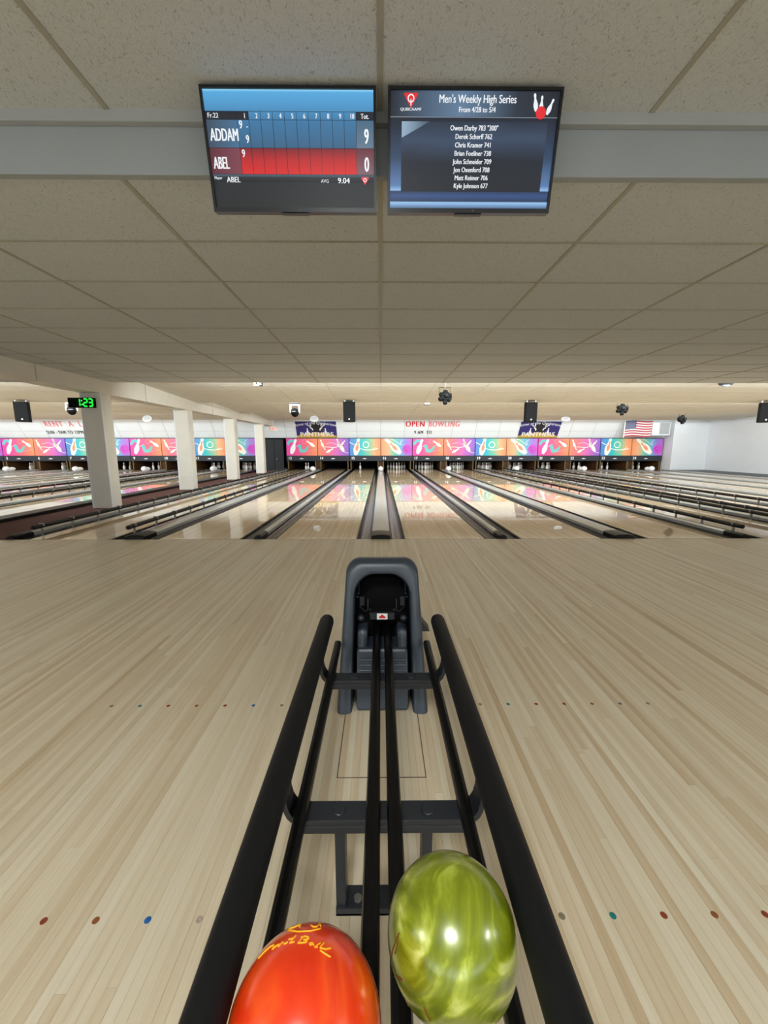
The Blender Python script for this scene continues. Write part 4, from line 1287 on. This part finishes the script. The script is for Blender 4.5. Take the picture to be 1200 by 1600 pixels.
ORANGE_SCRIPT = [[(-0.341, 0.62, 0.707), (-0.29, 0.576, 0.764), (-0.243, 0.546, 0.801), (-0.199, 0.524, 0.828), (-0.157, 0.505, 0.849), (-0.111, 0.5, 0.859), (-0.066, 0.497, 0.865), (-0.021, 0.497, 0.868), (0.023, 0.499, 0.866), (0.056, 0.513, 0.857), (0.088, 0.528, 0.845), (0.121, 0.545, 0.829), (0.153, 0.566, 0.81)], [(-0.327, 0.639, 0.696), (-0.301, 0.638, 0.708), (-0.276, 0.639, 0.718), (-0.252, 0.643, 0.724), (-0.227, 0.648, 0.727), (-0.208, 0.655, 0.726), (-0.19, 0.664, 0.724), (-0.171, 0.673, 0.719), (-0.153, 0.685, 0.713), (-0.155, 0.662, 0.733), (-0.157, 0.642, 0.751), (-0.159, 0.623, 0.766), (-0.162, 0.606, 0.779)], [(-0.002, 0.624, 0.781), (0.009, 0.613, 0.79), (0.021, 0.602, 0.798), (0.032, 0.591, 0.806), (0.043, 0.582, 0.812), (0.053, 0.584, 0.81), (0.064, 0.586, 0.808), (0.075, 0.589, 0.805), (0.086, 0.591, 0.802), (0.093, 0.614, 0.784), (0.1, 0.638, 0.764), (0.107, 0.665, 0.74), (0.113, 0.695, 0.71), (0.119, 0.672, 0.731), (0.125, 0.651, 0.749), (0.131, 0.631, 0.764), (0.136, 0.613, 0.778)], [(-0.662, 0.325, 0.675), (-0.644, 0.335, 0.688), (-0.627, 0.345, 0.698), (-0.611, 0.356, 0.707), (-0.595, 0.368, 0.715), (-0.576, 0.375, 0.726), (-0.558, 0.382, 0.737), (-0.54, 0.39, 0.746), (-0.523, 0.399, 0.754), (-0.507, 0.397, 0.765), (-0.491, 0.396, 0.776), (-0.475, 0.396, 0.786), (-0.459, 0.396, 0.795), (-0.461, 0.378, 0.803), (-0.464, 0.361, 0.809), (-0.466, 0.344, 0.815), (-0.469, 0.327, 0.82), (-0.459, 0.334, 0.823), (-0.449, 0.341, 0.826), (-0.439, 0.348, 0.828), (-0.429, 0.355, 0.83), (-0.417, 0.357, 0.836), (-0.404, 0.36, 0.841), (-0.392, 0.363, 0.846), (-0.379, 0.366, 0.85), (-0.381, 0.356, 0.853), (-0.382, 0.346, 0.857), (-0.384, 0.336, 0.86), (-0.386, 0.327, 0.863), (-0.375, 0.341, 0.862), (-0.363, 0.355, 0.861), (-0.352, 0.37, 0.86), (-0.34, 0.386, 0.858), (-0.33, 0.373, 0.867), (-0.321, 0.361, 0.876), (-0.311, 0.349, 0.884), (-0.301, 0.338, 0.892), (-0.292, 0.343, 0.893), (-0.282, 0.347, 0.894), (-0.272, 0.352, 0.896), (-0.263, 0.357, 0.897)], [(-0.168, 0.439, 0.883), (-0.177, 0.425, 0.888), (-0.185, 0.411, 0.893), (-0.194, 0.398, 0.897), (-0.203, 0.385, 0.901), (-0.21, 0.372, 0.904), (-0.217, 0.359, 0.908), (-0.224, 0.346, 0.911), (-0.231, 0.334, 0.914), (-0.215, 0.335, 0.917), (-0.199, 0.336, 0.92), (-0.184, 0.338, 0.923), (-0.168, 0.34, 0.925)], [(-0.264, 0.396, 0.88), (-0.247, 0.395, 0.885), (-0.231, 0.395, 0.889), (-0.215, 0.395, 0.893), (-0.198, 0.396, 0.897)], [(-0.064, 0.404, 0.913), (-0.07, 0.392, 0.917), (-0.076, 0.38, 0.922), (-0.082, 0.369, 0.926), (-0.089, 0.357, 0.93), (-0.095, 0.346, 0.933), (-0.101, 0.336, 0.937), (-0.108, 0.325, 0.94), (-0.114, 0.314, 0.942)], [(-0.097, 0.395, 0.914), (-0.082, 0.398, 0.913), (-0.068, 0.402, 0.913), (-0.053, 0.406, 0.912), (-0.039, 0.41, 0.911), (-0.025, 0.405, 0.914), (-0.011, 0.4, 0.916), (0.003, 0.396, 0.918), (0.017, 0.391, 0.92), (0.016, 0.385, 0.923), (0.015, 0.378, 0.926), (0.014, 0.372, 0.928), (0.013, 0.366, 0.931), (-0.003, 0.363, 0.932), (-0.02, 0.36, 0.933), (-0.037, 0.357, 0.933), (-0.053, 0.355, 0.933), (-0.039, 0.351, 0.936), (-0.024, 0.347, 0.938), (-0.01, 0.343, 0.939), (0.005, 0.34, 0.94), (0.001, 0.333, 0.943), (-0.003, 0.327, 0.945), (-0.007, 0.321, 0.947), (-0.011, 0.315, 0.949), (-0.038, 0.314, 0.949), (-0.066, 0.313, 0.947), (-0.094, 0.313, 0.945), (-0.122, 0.314, 0.942)], [(0.074, 0.316, 0.946), (0.066, 0.313, 0.947), (0.057, 0.31, 0.949), (0.048, 0.307, 0.95), (0.039, 0.304, 0.952), (0.042, 0.298, 0.954), (0.045, 0.292, 0.955), (0.048, 0.287, 0.957), (0.05, 0.281, 0.958), (0.058, 0.284, 0.957), (0.066, 0.288, 0.955), (0.074, 0.292, 0.954), (0.082, 0.296, 0.952), (0.083, 0.3, 0.95), (0.083, 0.305, 0.949), (0.084, 0.309, 0.947), (0.085, 0.313, 0.946), (0.089, 0.304, 0.948), (0.094, 0.295, 0.951), (0.098, 0.286, 0.953), (0.102, 0.277, 0.956)], [(0.184, 0.324, 0.928), (0.174, 0.315, 0.933), (0.164, 0.306, 0.938), (0.154, 0.296, 0.943), (0.144, 0.288, 0.947), (0.138, 0.28, 0.95), (0.132, 0.273, 0.953), (0.125, 0.265, 0.956), (0.119, 0.258, 0.959), (0.128, 0.26, 0.957), (0.137, 0.262, 0.955), (0.146, 0.263, 0.954), (0.155, 0.265, 0.952)], [(0.234, 0.337, 0.912), (0.225, 0.324, 0.919), (0.216, 0.31, 0.926), (0.208, 0.297, 0.932), (0.199, 0.285, 0.938), (0.196, 0.278, 0.94), (0.193, 0.272, 0.943), (0.189, 0.266, 0.945), (0.186, 0.259, 0.948), (0.203, 0.257, 0.945), (0.221, 0.255, 0.941), (0.238, 0.253, 0.938), (0.255, 0.252, 0.934), (0.273, 0.259, 0.927), (0.291, 0.266, 0.919), (0.309, 0.274, 0.911), (0.327, 0.282, 0.902)], [(0.191, 0.228, 0.955), (0.209, 0.219, 0.953), (0.227, 0.211, 0.951), (0.245, 0.204, 0.948), (0.263, 0.196, 0.945), (0.281, 0.19, 0.941), (0.3, 0.184, 0.936), (0.318, 0.179, 0.931), (0.336, 0.173, 0.926)]]
GREEN_SCRIPT = [[(-0.831, -0.302, 0.467), (-0.845, -0.306, 0.439), (-0.858, -0.308, 0.41), (-0.872, -0.31, 0.38), (-0.885, -0.31, 0.347), (-0.896, -0.314, 0.314), (-0.907, -0.316, 0.278), (-0.918, -0.316, 0.238), (-0.929, -0.313, 0.195), (-0.934, -0.316, 0.167), (-0.938, -0.318, 0.136), (-0.943, -0.318, 0.102), (-0.947, -0.315, 0.064)], [(-0.851, -0.335, 0.406), (-0.855, -0.344, 0.387), (-0.86, -0.353, 0.368), (-0.865, -0.362, 0.348), (-0.87, -0.37, 0.327), (-0.877, -0.374, 0.303), (-0.883, -0.377, 0.278), (-0.89, -0.38, 0.252), (-0.897, -0.382, 0.224)], [(-0.903, -0.386, -0.187), (-0.889, -0.451, -0.078), (-0.873, -0.487, -0.018), (-0.857, -0.514, 0.028), (-0.843, -0.535, 0.046), (-0.829, -0.555, 0.063), (-0.815, -0.574, 0.077), (-0.801, -0.591, 0.09), (-0.812, -0.579, 0.069), (-0.823, -0.566, 0.046), (-0.834, -0.552, 0.021), (-0.844, -0.536, -0.007)], [(-0.528, -0.847, 0.057), (-0.518, -0.855, 0.038), (-0.508, -0.861, 0.018), (-0.498, -0.867, -0.003), (-0.488, -0.873, -0.025), (-0.477, -0.878, -0.045), (-0.466, -0.882, -0.066), (-0.455, -0.886, -0.088), (-0.444, -0.889, -0.112)], [(-0.748, -0.622, -0.231), (-0.737, -0.625, -0.256), (-0.726, -0.624, -0.288), (-0.714, -0.613, -0.339)]]
script(bo, 'script_yellow', ORANGE_SCRIPT)
script(bg, 'script_red', GREEN_SCRIPT, 0.0009)
